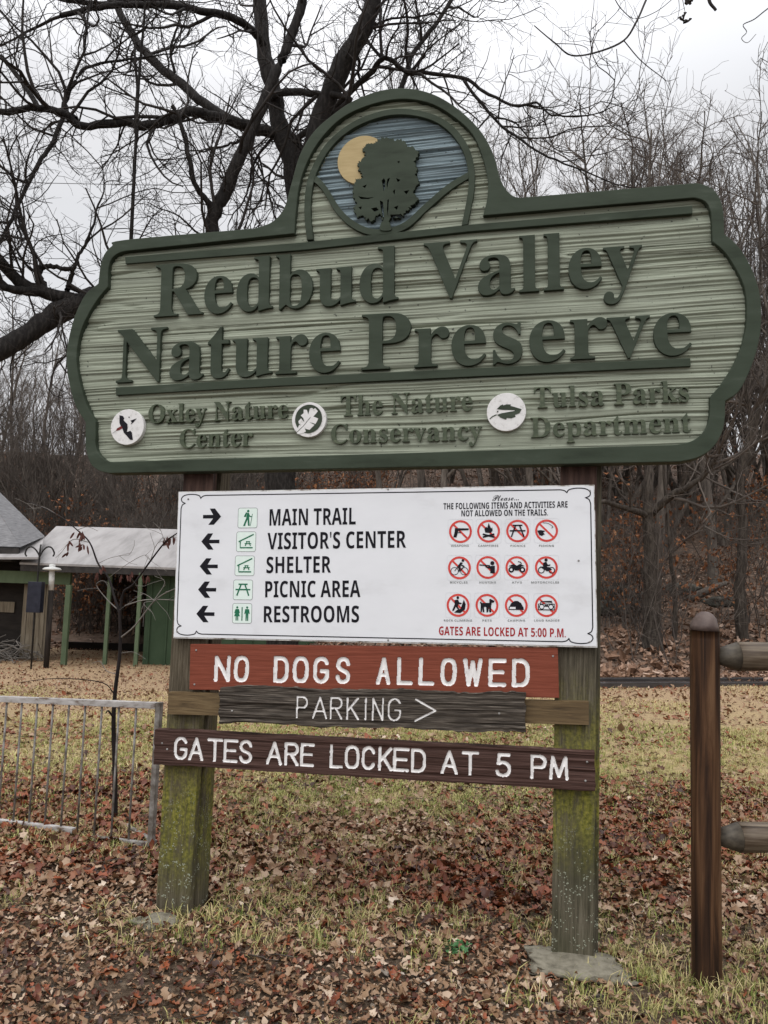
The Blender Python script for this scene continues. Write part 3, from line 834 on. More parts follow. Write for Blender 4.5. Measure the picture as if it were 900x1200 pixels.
# outlines of the letters used: family + letter, advance | loops of x,y in thousandths of an em
GLYPH_DATA = '''
serif
R 704|23,0 23,26 54,29 77,36 93,47 103,64 109,88 111,120 111,564 109,593 103,615 92,631 77,642 54,649 24,653 24,678 323,678 415,673 489,658 547,634 588,599 613,554 621,498 615,452 597,412 566,379 524,353 469,333 643,75 674,38 684,31 697,27 712,26 715,26 715,0 504,0 300,316 271,316 271,120 273,88 279,64 289,47 305,36 329,29 360,26 360,0;271,348 303,348 350,352 388,364 416,384 436,414 448,452 452,500 447,551 433,591 410,619 376,636 334,642 310,641 293,636 282,629 276,617 272,599 271,574
e 448|229,-15 192,-12 157,-1 126,16 98,39 74,68 55,102 41,142 32,186 29,234 32,279 41,320 56,358 76,391 101,420 130,443 162,460 197,471 234,474 287,468 333,449 370,417 399,374 415,321 421,258 421,247 174,247 180,181 195,129 219,92 253,70 297,63 335,70 370,92 402,128 424,108 393,64 358,29 319,5 276,-10;173,286 300,286 300,320 299,358 294,389 288,412 277,429 261,439 240,442 216,436 197,420 184,392 176,353 173,303
d 551|208,-15 175,-12 144,-1 116,16 90,38 69,66 52,99 39,136 32,176 29,219 32,268 40,313 54,354 72,389 94,419 121,442 151,460 183,470 217,474 261,468 299,449 332,417 332,597 330,616 325,630 316,640 303,648 285,652 262,654 262,678 475,678 475,112 476,90 479,73 484,60 492,52 506,45 526,41 526,16 469,13 404,2 332,-15 332,58 300,17 258,-7;255,42 270,44 285,51 300,62 314,76 324,93 332,113 332,360 327,376 319,390 307,402 292,411 276,416 259,418 231,413 209,397 194,372 183,335 177,287 175,228 177,171 183,123 193,87 208,62 229,47
b 537|64,-17 64,578 63,606 60,626 54,638 46,646 31,651 12,654 12,678 206,678 206,415 241,448 282,467 329,474 363,471 394,461 422,445 448,423 469,397 486,365 499,329 506,290 509,247 506,198 496,153 480,112 459,75 433,44 402,19 366,0 328,-11 286,-15 242,-9 198,10 156,42 79,-17;272,21 304,27 328,44 345,73 356,115 363,170 365,238 363,294 356,339 344,374 327,398 304,412 274,417 259,415 245,410 231,402 219,390 211,376 206,360 206,102 209,73 217,50 230,34 248,24
u 558|195,-15 153,-11 121,3 97,26 81,57 71,96 68,144 68,369 67,390 64,407 58,420 50,430 36,436 17,438 17,462 211,462 211,110 212,94 217,80 224,68 235,60 248,55 263,53 292,58 318,73 340,98 340,369 339,392 335,409 329,422 319,430 303,436 282,438 282,462 482,462 482,104 483,84 487,68 493,58 503,51 517,46 536,44 536,19 478,15 412,4 340,-15 340,60 322,38 301,20 277,5 251,-6 224,-13
V 637|316,-19 66,567 34,626 20,639 2,648 -21,653 -21,678 314,678 314,653 286,652 264,649 248,644 236,636 229,624 227,610 240,563 385,213 518,562 528,609 526,624 519,635 508,643 445,653 445,678 658,678 658,653 639,651 622,646 608,636 595,622 582,600 569,570 342,-19
a 512|379,-15 352,-12 330,-4 314,9 303,28 298,52 250,16 198,-6 142,-13 110,-10 82,0 60,17 43,39 33,65 30,94 37,135 59,172 94,202 146,230 213,257 296,283 296,359 294,385 288,405 278,420 264,431 244,438 220,440 184,436 162,426 155,408 169,382 177,369 181,356 183,344 181,327 174,313 164,300 149,291 133,286 115,284 96,286 80,292 66,302 57,316 51,333 49,352 52,374 60,395 74,414 92,432 114,446 141,458 171,467 205,472 241,474 305,470 356,457 392,435 416,404 431,363 436,313 436,93 439,59 453,51 477,62 490,41 456,10 419,-9;225,50 259,61 296,94 296,252 253,238 219,218 195,193 181,162 176,125 181,83 198,58
l 297|27,0 27,24 45,26 58,31 68,38 73,48 77,63 78,83 78,592 70,639 62,647 49,652 30,654 30,678 221,678 221,83 222,64 225,50 230,39 238,32 251,27 268,24 268,0
y 447|78,-209 54,-206 33,-199 15,-186 1,-169 -7,-149 -10,-125 -8,-108 -2,-93 7,-79 20,-68 35,-61 53,-59 69,-61 83,-65 95,-74 104,-84 109,-97 111,-113 110,-121 110,-130 112,-139 118,-145 128,-147 140,-143 154,-131 170,-110 192,-66 209,-7 54,373 36,410 23,428 -5,437 -7,437 -7,462 241,462 241,437 202,431 196,426 192,419 191,409 193,397 198,382 276,177 343,359 352,387 354,408 353,418 348,426 342,431 302,437 302,462 446,462 446,437 433,435 422,429 412,418 386,361 241,-36 192,-142 176,-165 160,-182 142,-194 123,-203 102,-207
N 735|600,-16 159,521 159,117 161,86 167,62 176,46 192,36 216,29 248,26 248,0 27,0 27,26 80,34 92,41 100,50 106,62 113,117 113,578 54,645 27,653 27,678 233,678 582,251 582,562 575,616 569,628 560,636 549,642 493,653 493,678 714,678 714,653 683,650 660,643 645,632 636,616 630,592 628,561 628,-16
t 340|184,-14 148,-11 119,-1 98,16 84,39 75,69 72,106 72,415 30,415 30,446 131,550 192,631 215,631 215,462 309,462 309,415 215,415 215,122 222,76 229,67 238,62 250,60 272,66 291,83 307,111 331,98 310,58 285,26 256,4 222,-10
r 428|27,0 27,24 45,26 58,31 68,38 73,48 77,63 78,83 78,375 77,397 74,414 69,424 61,431 48,435 30,437 31,462 217,462 217,375 235,405 256,429 278,448 302,463 325,471 347,474 373,472 394,464 410,452 422,437 429,418 431,396 429,378 423,362 414,349 401,339 386,333 369,331 353,332 340,337 330,344 308,372 301,380 292,385 281,387 267,384 254,375 241,360 230,339 224,315 222,286 222,83 224,63 228,48 236,38 249,31 268,26 294,24 294,0
P 622|23,0 23,26 54,29 77,36 93,47 103,64 109,88 111,120 111,564 109,593 103,615 92,631 77,642 54,649 24,653 24,678 318,678 395,675 456,668 500,655 532,638 558,617 580,592 596,563 606,530 609,494 602,441 581,396 546,358 497,329 435,312 360,306 271,306 271,120 273,88 279,64 289,47 305,36 329,29 360,26 360,0;271,342 300,342 344,346 379,357 404,376 421,404 432,442 435,490 432,537 424,576 410,605 388,626 359,638 322,642 304,641 291,637 282,631 276,622 272,609 271,593
s 429|225,-15 196,-12 164,-5 129,9 109,13 95,10 84,1 76,-13 53,-13 53,157 79,157 91,118 107,85 129,58 154,38 181,26 209,22 232,24 251,30 266,40 277,53 284,68 286,87 280,113 262,136 232,156 159,193 127,211 101,231 81,252 67,275 58,300 55,328 60,368 73,403 96,433 128,456 165,470 210,475 247,470 296,458 307,456 317,454 327,456 336,463 343,475 363,475 363,330 340,330 328,363 312,391 292,412 271,428 247,438 222,441 202,439 186,434 173,426 164,414 158,401 156,386 158,371 163,358 172,346 218,315 285,282 316,265 341,246 360,226 373,202 380,174 383,141 378,96 364,58 340,27 307,4 269,-10
v 456|212,-15 57,369 33,418 24,428 12,434 -4,437 -4,462 244,462 244,438 232,438 210,435 196,426 192,411 194,399 275,182 351,376 359,405 353,423 334,434 303,438 303,462 454,462 454,439 437,434 424,426 414,415 387,362 238,-15
O 782|388,-16 340,-13 294,-4 251,11 211,31 174,56 140,86 111,120 87,158 67,199 53,243 44,290 41,339 44,388 53,434 67,478 87,520 111,557 141,592 175,621 212,647 254,667 298,682 345,691 395,694 443,691 489,682 532,668 572,647 609,623 642,594 671,560 696,522 716,481 730,436 739,389 742,339 739,290 730,243 716,199 695,158 671,120 641,86 607,56 570,31 528,11 484,-4 437,-13;394,18 456,31 503,69 538,134 558,223 565,339 560,436 544,516 518,578 482,624 438,651 387,660 325,647 278,609 243,544 223,455 216,339 221,243 237,163 264,100 300,54 343,27
x 475|7,0 7,22 36,34 65,55 92,84 183,203 64,392 46,416 26,431 6,437 6,462 251,462 251,438 228,436 214,429 209,417 222,387 273,306 333,382 342,394 347,405 349,415 348,422 344,428 338,432 299,438 299,462 463,462 463,441 435,430 407,409 378,378 295,274 434,54 451,32 475,23 475,0 231,0 231,24 265,29 271,33 275,38 276,45 274,57 268,71 258,88 205,170 145,91 134,75 128,62 126,51 131,35 146,25 170,22 175,22 175,0
C 697|382,-16 318,-11 259,4 204,30 157,64 116,106 83,156 59,212 44,273 39,340 44,406 59,467 84,522 117,572 158,613 206,648 261,673 321,688 386,693 434,689 488,676 547,655 577,648 599,653 614,668 624,693 650,693 650,459 625,459 599,517 568,566 530,606 489,636 443,654 395,660 330,647 279,608 243,544 221,453 214,337 222,228 246,144 286,83 342,47 414,35 454,39 494,49 533,66 571,91 606,121 638,158 666,132 622,79 571,37 514,8 451,-10
n 567|27,0 27,24 44,26 58,31 67,38 73,49 77,64 78,83 78,377 77,396 74,411 68,422 59,431 46,436 28,438 28,462 220,462 220,398 260,440 308,466 362,474 409,468 445,449 471,417 487,372 492,315 492,83 493,64 496,49 502,38 511,31 524,26 541,24 541,0 301,0 301,24 308,24 331,31 345,50 350,83 350,323 341,384 333,395 320,402 302,404 272,398 245,380 220,350 220,83 221,64 224,49 230,38 238,31 251,26 268,24 268,0
T 630|137,0 137,26 169,28 194,35 212,46 223,63 230,88 232,120 232,645 222,645 173,640 131,625 97,600 71,567 53,524 43,473 16,473 16,678 611,678 611,472 586,472 573,534 548,583 511,617 462,638 400,645 392,645 392,120 394,87 401,62 412,45 429,34 454,28 488,26 488,0
h 567|27,0 27,24 44,26 58,31 67,38 73,49 77,64 78,83 78,594 77,613 74,628 68,639 59,647 46,652 28,655 28,678 220,678 220,397 261,440 308,465 362,474 409,468 445,449 471,417 487,372 492,315 492,83 493,64 496,49 502,38 511,31 524,26 541,24 541,0 301,0 301,24 308,24 331,31 345,50 350,83 350,323 341,384 333,395 320,402 302,404 272,398 245,380 220,350 220,83 221,64 224,49 230,38 238,31 251,26 268,24 268,0
o 501|251,-15 209,-11 170,-1 134,17 103,41 77,70 56,104 40,143 31,184 28,229 31,275 40,317 56,356 77,390 103,419 134,442 170,460 208,470 250,474 292,471 330,460 365,443 396,420 422,391 444,357 459,318 469,276 472,229 469,183 459,141 444,102 422,68 396,39 366,16 331,-1 293,-12;251,17 276,22 296,35 311,58 324,121 327,229 325,307 319,365 309,403 295,426 275,440 251,445 225,440 205,426 191,403 182,365 176,307 174,230 178,122 191,58 206,35 226,22
c 437|232,-15 195,-12 161,-1 129,16 100,39 76,68 56,101 41,139 32,179 29,223 32,270 43,313 60,352 82,388 110,417 142,442 179,460 218,471 260,475 305,472 342,461 372,444 395,421 408,395 413,365 411,348 406,333 396,320 384,311 369,306 352,304 330,307 314,315 302,329 294,348 292,373 293,389 294,404 289,425 275,438 252,442 221,435 198,416 181,383 170,338 167,279 171,212 183,157 204,114 232,82 265,63 304,57 339,63 372,79 404,107 424,90 392,52 357,23 319,2 277,-11
p 553|26,-207 26,-184 60,-174 75,-150 78,-95 78,362 77,389 74,409 69,422 61,429 47,435 29,439 29,462 213,462 213,391 233,421 255,445 281,462 311,472 343,475 377,472 408,461 436,444 461,421 482,393 498,360 511,322 518,282 521,238 518,191 511,148 498,108 481,72 459,42 434,18 404,-1 373,-11 338,-15 292,-8 253,13 220,48 220,-86 226,-147 231,-159 239,-169 248,-175 294,-183 294,-207;291,42 319,47 340,62 356,88 367,125 374,172 376,230 374,286 368,332 359,369 345,394 324,409 296,414 267,407 242,386 220,350 220,102 238,69 262,49
k 534|26,0 26,24 44,26 58,31 68,38 73,49 77,64 78,83 78,592 70,640 62,647 49,652 30,654 31,678 220,678 220,251 338,369 352,385 360,400 363,414 357,427 340,434 311,437 306,437 306,462 514,462 514,437 477,430 442,413 409,387 331,311 515,51 528,36 543,27 560,24 560,0 314,0 314,24 323,24 341,27 352,34 356,47 345,73 242,219 220,200 220,83 221,64 224,50 230,39 238,32 251,27 268,24 268,0
D 738|30,0 30,26 58,29 79,35 94,44 103,59 108,81 110,111 110,557 108,592 101,618 90,634 74,645 51,651 22,653 22,678 330,678 399,674 460,664 515,646 563,622 604,590 637,552 663,508 682,457 693,401 697,339 683,217 640,122 568,54 469,14 340,0;331,36 368,39 401,48 430,63 455,84 476,112 501,171 517,247 522,341 514,450 492,536 454,596 400,633 332,645 310,643 293,639 282,630 276,618 272,599 271,573 271,107 272,82 276,63 282,50 293,42 309,38
m 825|27,0 27,24 44,26 58,31 67,38 73,49 77,64 78,83 78,377 77,396 74,411 68,422 59,431 46,436 28,438 28,462 218,462 218,394 258,438 303,465 353,474 391,471 422,460 447,443 465,420 477,389 519,436 567,465 622,474 668,468 704,449 730,417 745,372 750,315 750,83 751,64 754,49 760,38 768,31 781,26 798,24 798,0 562,0 562,24 579,26 591,31 600,39 606,50 609,65 610,83 610,323 601,384 593,395 580,402 562,404 534,398 507,381 483,353 483,83 484,65 487,50 492,39 501,31 513,26 530,24 530,0 297,0 297,24 314,26 326,31 335,39 341,50 344,65 345,83 345,323 336,384 328,395 315,402 297,404 267,398 241,380 218,350 218,83 219,65 222,50 227,40 235,32 247,27 264,24 264,0
sans
A 690|0,0 252,717 437,717 690,0 527,0 475,170 215,170 163,0;253,297 439,297 386,463 374,506 358,559 345,606 332,556 316,500 304,463
B 672|90,0 90,714 312,714 400,710 472,696 528,674 569,641 593,594 601,533 598,494 588,460 572,430 551,406 524,389 491,379 491,374 514,368 536,360 556,349 574,335 589,318 602,297 611,272 617,242 619,207 611,147 588,96 549,55 497,24 433,6 357,0;241,431 329,431 369,433 399,440 420,452 435,468 443,488 446,513 443,538 433,557 416,572 392,582 360,588 321,590 241,590;241,125 340,125 381,128 412,137 435,152 450,171 459,195 462,222 459,247 450,268 434,286 411,300 378,308 335,311 241,311
C 637|379,-10 310,-5 249,10 198,36 154,70 119,113 92,164 73,222 62,286 58,356 62,425 75,489 97,547 127,598 165,642 210,677 264,703 325,719 393,724 428,722 464,718 500,710 602,674 553,551 472,584 446,592 419,596 393,598 340,591 295,569 260,533 234,484 219,425 214,355 219,285 233,226 256,178 291,144 336,123 393,116 480,126 575,154 575,27 482,-1
D 740|90,0 90,714 314,714 385,710 450,696 508,674 559,643 602,604 636,556 662,501 677,437 682,364 671,253 636,162 580,92 502,41 406,10 292,0;241,125 306,125 428,151 501,229 525,360 519,432 502,490 473,534 433,565 383,584 322,590 241,590
E 560|90,0 90,714 501,714 501,590 241,590 241,433 483,433 483,309 241,309 241,125 501,125 501,0
F 549|90,0 90,714 499,714 499,590 239,590 239,406 481,406 481,282 239,282 239,0
G 724|390,-10 292,0 210,32 144,84 96,156 68,248 58,358 63,429 77,494 102,552 135,603 177,645 228,679 287,704 355,719 431,724 469,723 506,719 543,712 643,680 593,559 518,587 430,598 388,595 350,585 316,568 286,545 261,517 240,484 226,445 217,402 214,355 216,310 222,269 233,231 248,198 268,169 293,146 323,130 359,119 400,116 454,119 496,126 496,275 361,275 361,401 644,401 644,31 528,1 485,-5 439,-9
H 765|90,0 90,714 241,714 241,434 524,434 524,714 675,714 675,0 524,0 524,308 241,308 241,0
I 389|32,0 32,86 119,126 119,588 32,628 32,714 357,714 357,628 270,588 270,126 357,86 357,0
K 664|90,0 90,714 241,714 241,387 270,430 301,471 494,714 662,714 413,398 664,0 492,0 305,301 241,255 241,0
L 565|90,0 90,714 241,714 241,125 531,125 531,0
M 943|90,0 90,714 296,714 465,168 468,168 647,714 853,714 853,0 712,0 712,338 714,416 716,500 719,559 715,559 531,0 392,0 220,560 216,560 220,500 224,414 225,332 225,0
N 813|90,0 90,714 281,714 591,179 594,179 589,278 587,376 587,714 723,714 723,0 531,0 220,540 216,540 222,438 225,336 225,0
O 796|398,-10 325,-5 261,10 206,36 161,71 123,114 94,165 74,223 62,288 58,359 62,430 74,494 94,552 123,603 161,645 206,680 261,705 326,720 399,725 472,720 535,705 590,680 636,645 673,602 702,552 722,493 734,429 738,358 734,287 722,223 702,164 673,114 636,71 590,36 535,10 471,-5;398,117 457,124 503,146 537,182 560,230 574,289 579,358 574,428 560,487 537,535 503,571 457,592 399,599 341,592 295,571 260,535 236,487 222,428 217,358 222,289 236,230 260,182 294,146 340,124
P 628|90,0 90,714 318,714 402,707 469,688 520,654 555,610 576,555 583,491 580,451 571,412 557,374 536,341 507,311 470,287 425,269 370,258 306,254 241,254 241,0;241,378 291,378 331,381 365,389 392,404 413,424 426,451 430,486 417,544 377,578 310,590 241,590
R 660|90,0 90,714 298,714 387,708 459,690 514,661 552,620 575,566 583,500 581,469 575,440 564,414 551,391 534,371 516,352 450,311 660,0 492,0 322,274 241,274 241,0;241,397 290,397 335,400 371,408 398,422 416,441 426,466 430,496 426,527 415,551 396,568 368,580 332,588 287,590 241,590
S 551|248,-10 175,-5 108,9 46,33 46,174 152,134 188,123 224,117 260,115 294,117 320,125 340,136 353,152 360,170 363,191 359,216 345,238 323,256 224,308 170,336 114,377 98,395 83,415 71,437 62,462 56,490 54,521 61,580 83,630 119,670 168,700 227,718 296,724 333,723 368,718 402,711 508,674 459,556 371,587 291,598 265,596 243,589 225,578 212,563 205,546 202,526 206,502 217,482 236,466 337,412 430,358 454,338 474,316 490,292 502,265 509,233 511,198 503,139 481,88 442,46 390,15 326,-4
T 579|214,0 214,588 20,588 20,714 559,714 559,588 365,588 365,0
U 756|375,-10 288,-2 216,22 159,62 118,116 93,180 85,254 85,714 236,714 236,277 240,224 252,183 272,153 300,133 336,121 379,117 424,121 460,134 486,156 505,187 516,228 520,278 520,714 671,714 671,252 667,204 657,160 638,118 613,82 581,50 540,24 493,5 438,-6
V 650|242,0 0,714 153,714 287,289 298,248 314,186 325,132 336,186 351,248 362,289 497,714 650,714 407,0
W 967|182,0 0,714 149,714 240,324 253,266 266,196 275,137 284,196 297,264 308,314 412,714 555,714 659,314 670,264 683,196 692,137 701,196 714,266 727,324 818,714 967,714 785,0 613,0 516,375 508,408 498,456 489,505 483,542 478,505 468,456 458,408 450,374 354,0
Y 624|237,0 237,273 0,714 164,714 312,420 461,714 624,714 387,278 387,0
0 572|285,-10 207,1 144,33 96,88 63,161 43,251 36,357 39,431 47,497 60,555 79,605 106,647 139,681 180,705 228,720 285,725 363,714 426,682 474,628 508,555 528,464 535,357 532,284 524,218 510,160 491,110 464,68 432,34 391,10 342,-5;285,112 319,119 345,139 363,173 375,221 383,282 385,357 383,432 375,493 363,541 345,575 319,596 285,603 251,596 225,575 207,541 195,493 188,432 186,357 188,282 195,221 207,174 225,139 251,119
5 572|241,-10 136,0 104,8 75,17 49,29 49,159 138,126 172,119 205,114 236,113 277,116 311,125 338,140 358,162 370,191 374,226 358,286 310,322 231,334 173,328 123,318 63,350 90,714 477,714 477,586 222,586 209,446 246,453 300,456 342,453 380,445 416,431 448,412 474,387 496,358 513,323 523,284 526,239 518,167 494,106 454,56 398,20 327,-3
' 188|73,462 115,462 138,599 138,716 50,716 50,599
. 219|109,111 79,103 57,81 49,51 57,21 79,-1 109,-9 139,-1 161,21 169,51 161,81 139,103
: 219|109,458 79,450 57,428 49,398 57,368 79,346 109,338 139,346 161,368 169,398 161,428 139,450;109,111 79,103 57,81 49,51 57,21 79,-1 109,-9 139,-1 161,21 169,51 161,81 139,103
script
P 688|241,-7 194,-4 155,7 122,24 98,47 83,74 78,105 81,131 90,153 106,172 126,186 149,195 174,198 194,196 210,191 224,182 233,171 239,158 241,143 239,129 231,117 220,107 174,91 161,87 154,80 151,70 154,59 161,48 174,36 191,27 210,21 233,19 274,25 312,43 348,74 383,118 418,176 453,248 406,232 398,229 383,223 366,217 354,215 349,216 346,220 345,226 364,244 412,264 466,278 544,411 633,510 732,576 697,589 658,596 613,599 549,596 487,586 427,570 371,546 321,516 276,478 241,438 220,400 213,363 215,345 222,330 234,318 248,309 262,304 278,302 299,304 320,310 342,320 406,369 424,390 439,412 453,435 474,482 483,517 487,533 492,543 499,546 507,540 512,523 514,494 511,452 502,413 486,378 466,346 441,319 412,296 379,280 344,270 307,267 271,270 241,278 216,292 198,311 187,334 183,361 186,387 195,414 209,441 229,468 254,494 284,520 320,543 359,565 402,584 472,607 542,620 613,625 667,621 718,610 766,592 816,606 860,611 868,610 872,607 874,602 848,590 797,575 818,560 835,543 850,524 860,503 867,482 869,460 865,430 854,401 835,373 809,347 778,324 740,303 698,286 651,273 600,264 578,211 551,162 518,119 481,81 440,50 394,26 346,7 295,-3;612,294 640,303 666,316 690,334 713,357 732,382 748,410 760,440 768,470 770,501 768,524 763,543 755,557 731,537 707,507 684,468 661,420 637,362
l 418|303,92 218,18 195,4 169,-4 141,-7 119,-5 99,2 82,12 69,27 62,44 59,65 63,96 77,134 99,178 117,210 73,169 52,185 122,252 178,328 327,573 449,586 234,195 180,96 162,49 164,39 168,33 176,31 212,50 284,113
e 411|150,-7 114,-4 82,7 54,24 34,47 21,72 17,99 20,122 28,145 42,170 59,193 81,216 105,238 132,257 159,274 188,288 217,299 244,306 271,308 294,306 315,300 333,290 347,276 355,260 358,241 355,221 346,201 330,182 309,165 284,149 254,134 145,102 135,80 129,61 127,44 130,32 141,25 158,23 186,25 216,32 246,44 276,61 307,84 339,112 357,92 324,62 289,37 252,18 216,4 182,-4;155,128 177,132 198,139 218,150 238,163 255,178 269,194 280,212 287,229 289,246 287,263 281,274 271,277 261,275 250,268 237,257 194,203
a 529|313,-7 296,-5 281,1 268,10 257,24 251,40 249,60 210,23 168,1 124,-6 96,-3 72,5 52,18 36,37 27,59 24,86 27,111 34,137 47,163 64,188 84,212 108,235 134,256 162,273 191,288 221,299 250,306 279,308 313,303 336,288 349,264 368,304 480,308 387,118 366,74 359,55 360,49 363,46 368,45 392,56 428,82 463,112 483,92 450,63 419,38 390,18 362,4 337,-4;145,18 167,23 191,36 217,60 243,89 268,124 292,162 312,199 324,226 328,244 318,270 293,280 282,278 269,272 255,262 210,216 166,156 134,92 122,40 130,26
s 350|307,105 223,32 201,17 180,6 161,0 100,-8 71,-6 48,2 30,14 16,29 9,45 6,63 7,76 12,87 19,96 29,104 40,108 53,110 66,109 76,105 84,98 95,71 94,61 90,52 83,44 59,33 52,34 58,27 67,22 78,21 100,27 120,45 137,75 156,137 162,215 162,234 160,251 136,230 104,198 72,169 54,189 102,234 168,297 179,312 189,326 199,334 208,337 218,335 224,330 226,322 217,304 208,282 217,262 242,222 257,183 262,146 259,120 252,99 239,82 288,125
. 219|109,111 79,103 57,81 49,51 57,21 79,-1 109,-9 139,-1 161,21 169,51 161,81 139,103
'''

# ------------------------------------------------------------------ lettering
GLYPHS = {}
fam_ = ''
for line in GLYPH_DATA.strip().split('\n'):
    if '|' not in line:
        fam_ = line
        continue
    head, body = line.split('|')
    GLYPHS[fam_, head[0]] = (int(head[1:]) / 1000, [np.array([[int(a) / 1000 for a in p.split(',')] for p in lp.split(' ')]) for lp in body.split(';')])


def text_loops(fam, text, a, b, cap, capem=.68, track=0.0, slant=0.0):
    """loops of a line of text whose baseline runs from a to b in plane coordinates, capitals cap high"""
    x, loops = 0.0, []
    for ch in text:
        if ch == ' ':
            x += .27 + track
            continue
        adv, lps = GLYPHS[fam, ch]
        for lp in lps: loops.append(lp + np.array([x, 0]))
        x += adv + track
    allp = np.concatenate(loops)
    x0, x1 = allp[:, 0].min(), allp[:, 0].max()
    a, b = np.asarray(a, float), np.asarray(b, float)
    L = np.linalg.norm(b - a)
    d = (b - a) / L
    up_ = np.array([-d[1], d[0]])
    sx, sy = L / (x1 - x0), cap / capem
    return [a + ((lp[:, :1] - x0) * sx + lp[:, 1:] * sy * slant) * d + lp[:, 1:] * sy * up_ for lp in loops]


# ------------------------------------------------------------------ the sign's plane (two posts in the ground)
FOOT_L = np.array([-0.8753, 3.7504, 0.0])
FOOT_R = np.array([0.8393, 3.3993, 0.0])
s_u = (FOOT_R - FOOT_L) / np.linalg.norm(FOOT_R - FOOT_L)
s_n = np.array([s_u[1], -s_u[0], 0])           # towards the viewer
S_ROT = math.atan2(s_u[1], s_u[0])


def S(px, py, off=0.0):
    """photo pixel -> (u, v) in the plane standing off metres in front of the posts"""
    d = ray(px, py)
    t = ((FOOT_L + s_n * off - CAM) @ s_n) / (d @ s_n)
    p = CAM + d * t - FOOT_L
    return np.array([p @ s_u, p[2]])


def SL(pts, off): return np.array([S(p[0], p[1], off) for p in pts])


def world_of(u, v, off=0.0): return FOOT_L + s_u * u + s_n * off + np.array([0, 0, v])


# ---- the big carved sign: posts, crossbar, carved board
sign = empty('entrance_sign', FOOT_L, (0, 0, S_ROT))
tag(sign, 'large carved green park sign with arched top standing on two mossy wooden posts', 'sign')
uL0, uL1 = S(182, 1070)[0], S(222.5, 1066)[0]
uR0, uR1 = S(646, 1130)[0], S(696, 1134)[0]
for (a, b, ex, mt) in ((uL0, uL1, .016, 'post'), (uR0, uR1, .020, 'post_r')):
    m = MB()
    m.box(a, b, 0.0, .050, -.25, 1.70, 0, .004)
    po = m.build('post', M[mt], sign)
    m = MB().box(a + .018, b + ex, .056, .165, -.25, 3.0, 0, .005)
    m.build('post_backing', M[mt], po)
    m = MB().box(a + .012, b - .004, 0.002, .050, 1.704, 2.85, 0, .004)
    m.build('upper_post', M['post_red'], po)
# crossbar across both posts, behind the parking sign
cb = [S(197, 811, .04), S(690, 822.5, .04), S(690, 849.5, .04), S(197, 837, .04)]
m = MB()
m.hexa([(p[0], -.040, p[1]) for p in (cb[3], cb[2], cb[1], cb[0])] + [(p[0], -.001, p[1]) for p in (cb[3], cb[2], cb[1], cb[0])])
m.build('crossbar', M['crossbar'], sign)

OUT = [(145, 281), (131, 288), (122, 298), (117.5, 312), (115, 332, 1), (100, 345), (88, 369), (80.5, 396), (77.5, 420), (80.5, 447), (88, 474), (100, 495, 1),
       (100, 512), (100.5, 526), (106, 543), (116, 551.5), (128, 554.5, 1), (797, 541, 1), (818, 536), (835, 525), (846, 507), (849.5, 490), (850, 470, 1), (867, 457), (883, 423), (891, 390),
       (892, 357), (887, 330), (875, 303), (863, 286), (849, 274, 1), (848, 250), (844, 233), (835, 221), (818, 214.5), (800, 215.5, 1),
       (620, 230.5, 1), (606, 231), (596, 225), (587, 211), (579, 183), (566.5, 158), (548, 137), (523, 118), (498, 107), (470, 103), (442, 107), (414, 118),
       (389, 135), (367, 155), (351, 182), (341, 216), (333, 243), (320, 259), (300, 267), (285, 268.5, 1)]
INN = [(148, 294, 1), (139, 296.5), (131, 303), (127, 315), (126.4, 336, 1), (115, 349.5), (103, 369), (94, 390), (89.5, 417), (92.5, 444), (101.5, 474), (112, 493.5, 1),
       (112, 510), (112, 522), (116.5, 533), (127, 540.5), (140, 541, 1), (780, 521.5, 1), (797, 520.5), (813, 515.5), (825, 505), (831, 490), (832, 465, 1), (847, 447), (863, 420), (873, 390),
       (875, 357), (871, 333), (860, 311), (848, 294), (835, 283, 1), (834, 262), (832.5, 247), (827, 236.5), (815, 232), (805, 232.3, 1),
       (566, 252.5, 1), (571, 232), (571.5, 212), (566, 186), (554, 158), (532, 137), (504, 121), (470, 116), (433, 123), (398, 140), (370, 171), (353, 208), (347, 245), (345, 273.5, 1)]
FRONT, BG = .078, .052
out_uv = spline_mixed([tuple(S(p[0], p[1], FRONT)) + tuple(p[2:]) for p in OUT], 6)
inn_uv = spline_mixed([tuple(S(p[0], p[1], FRONT)) + tuple(p[2:]) for p in INN], 6)
board = plate('sign_board', [out_uv], .001, .036, M['green'], sign)
plate('border', [out_uv, inn_uv], .030, FRONT, M['green'], board, .003)

# emblem outlines
RING_O = [(359.5, 281, 1), (356.5, 246), (361, 208), (380, 171), (408, 146), (439, 132), (470, 127), (504, 132.5), (529, 146), (548, 170), (555.5, 196), (555.5, 224), (548, 263, 1)]
RING_I = [(367, 280.5, 1), (364, 246), (368.5, 209), (386, 175), (411, 152), (441, 138.5), (470, 134), (501, 139), (524, 152), (541, 174), (548, 198), (548.5, 223), (541, 264, 1)]
VAL_T = [(364, 205), (372, 207), (383, 219), (398, 243), (413, 257.5), (433, 267), (454, 267), (475, 259), (497, 239), (522, 217.5), (540, 206), (549, 201)]
VAL_B = [(364, 212), (370, 214.5), (379, 225), (393, 248), (409, 264), (431, 274.5), (455, 274.5), (478, 266.5), (500, 246.5), (525, 224.5), (542, 213), (549, 209)]
EM = .070
ring_o = spline_mixed([tuple(S(p[0], p[1], EM)) + tuple(p[2:]) for p in RING_O], 6)
ring_i = spline_mixed([tuple(S(p[0], p[1], EM)) + tuple(p[2:]) for p in RING_I], 6)
val_t, val_b = catmull(SL(VAL_T, EM), 5), catmull(SL(VAL_B, EM), 5)

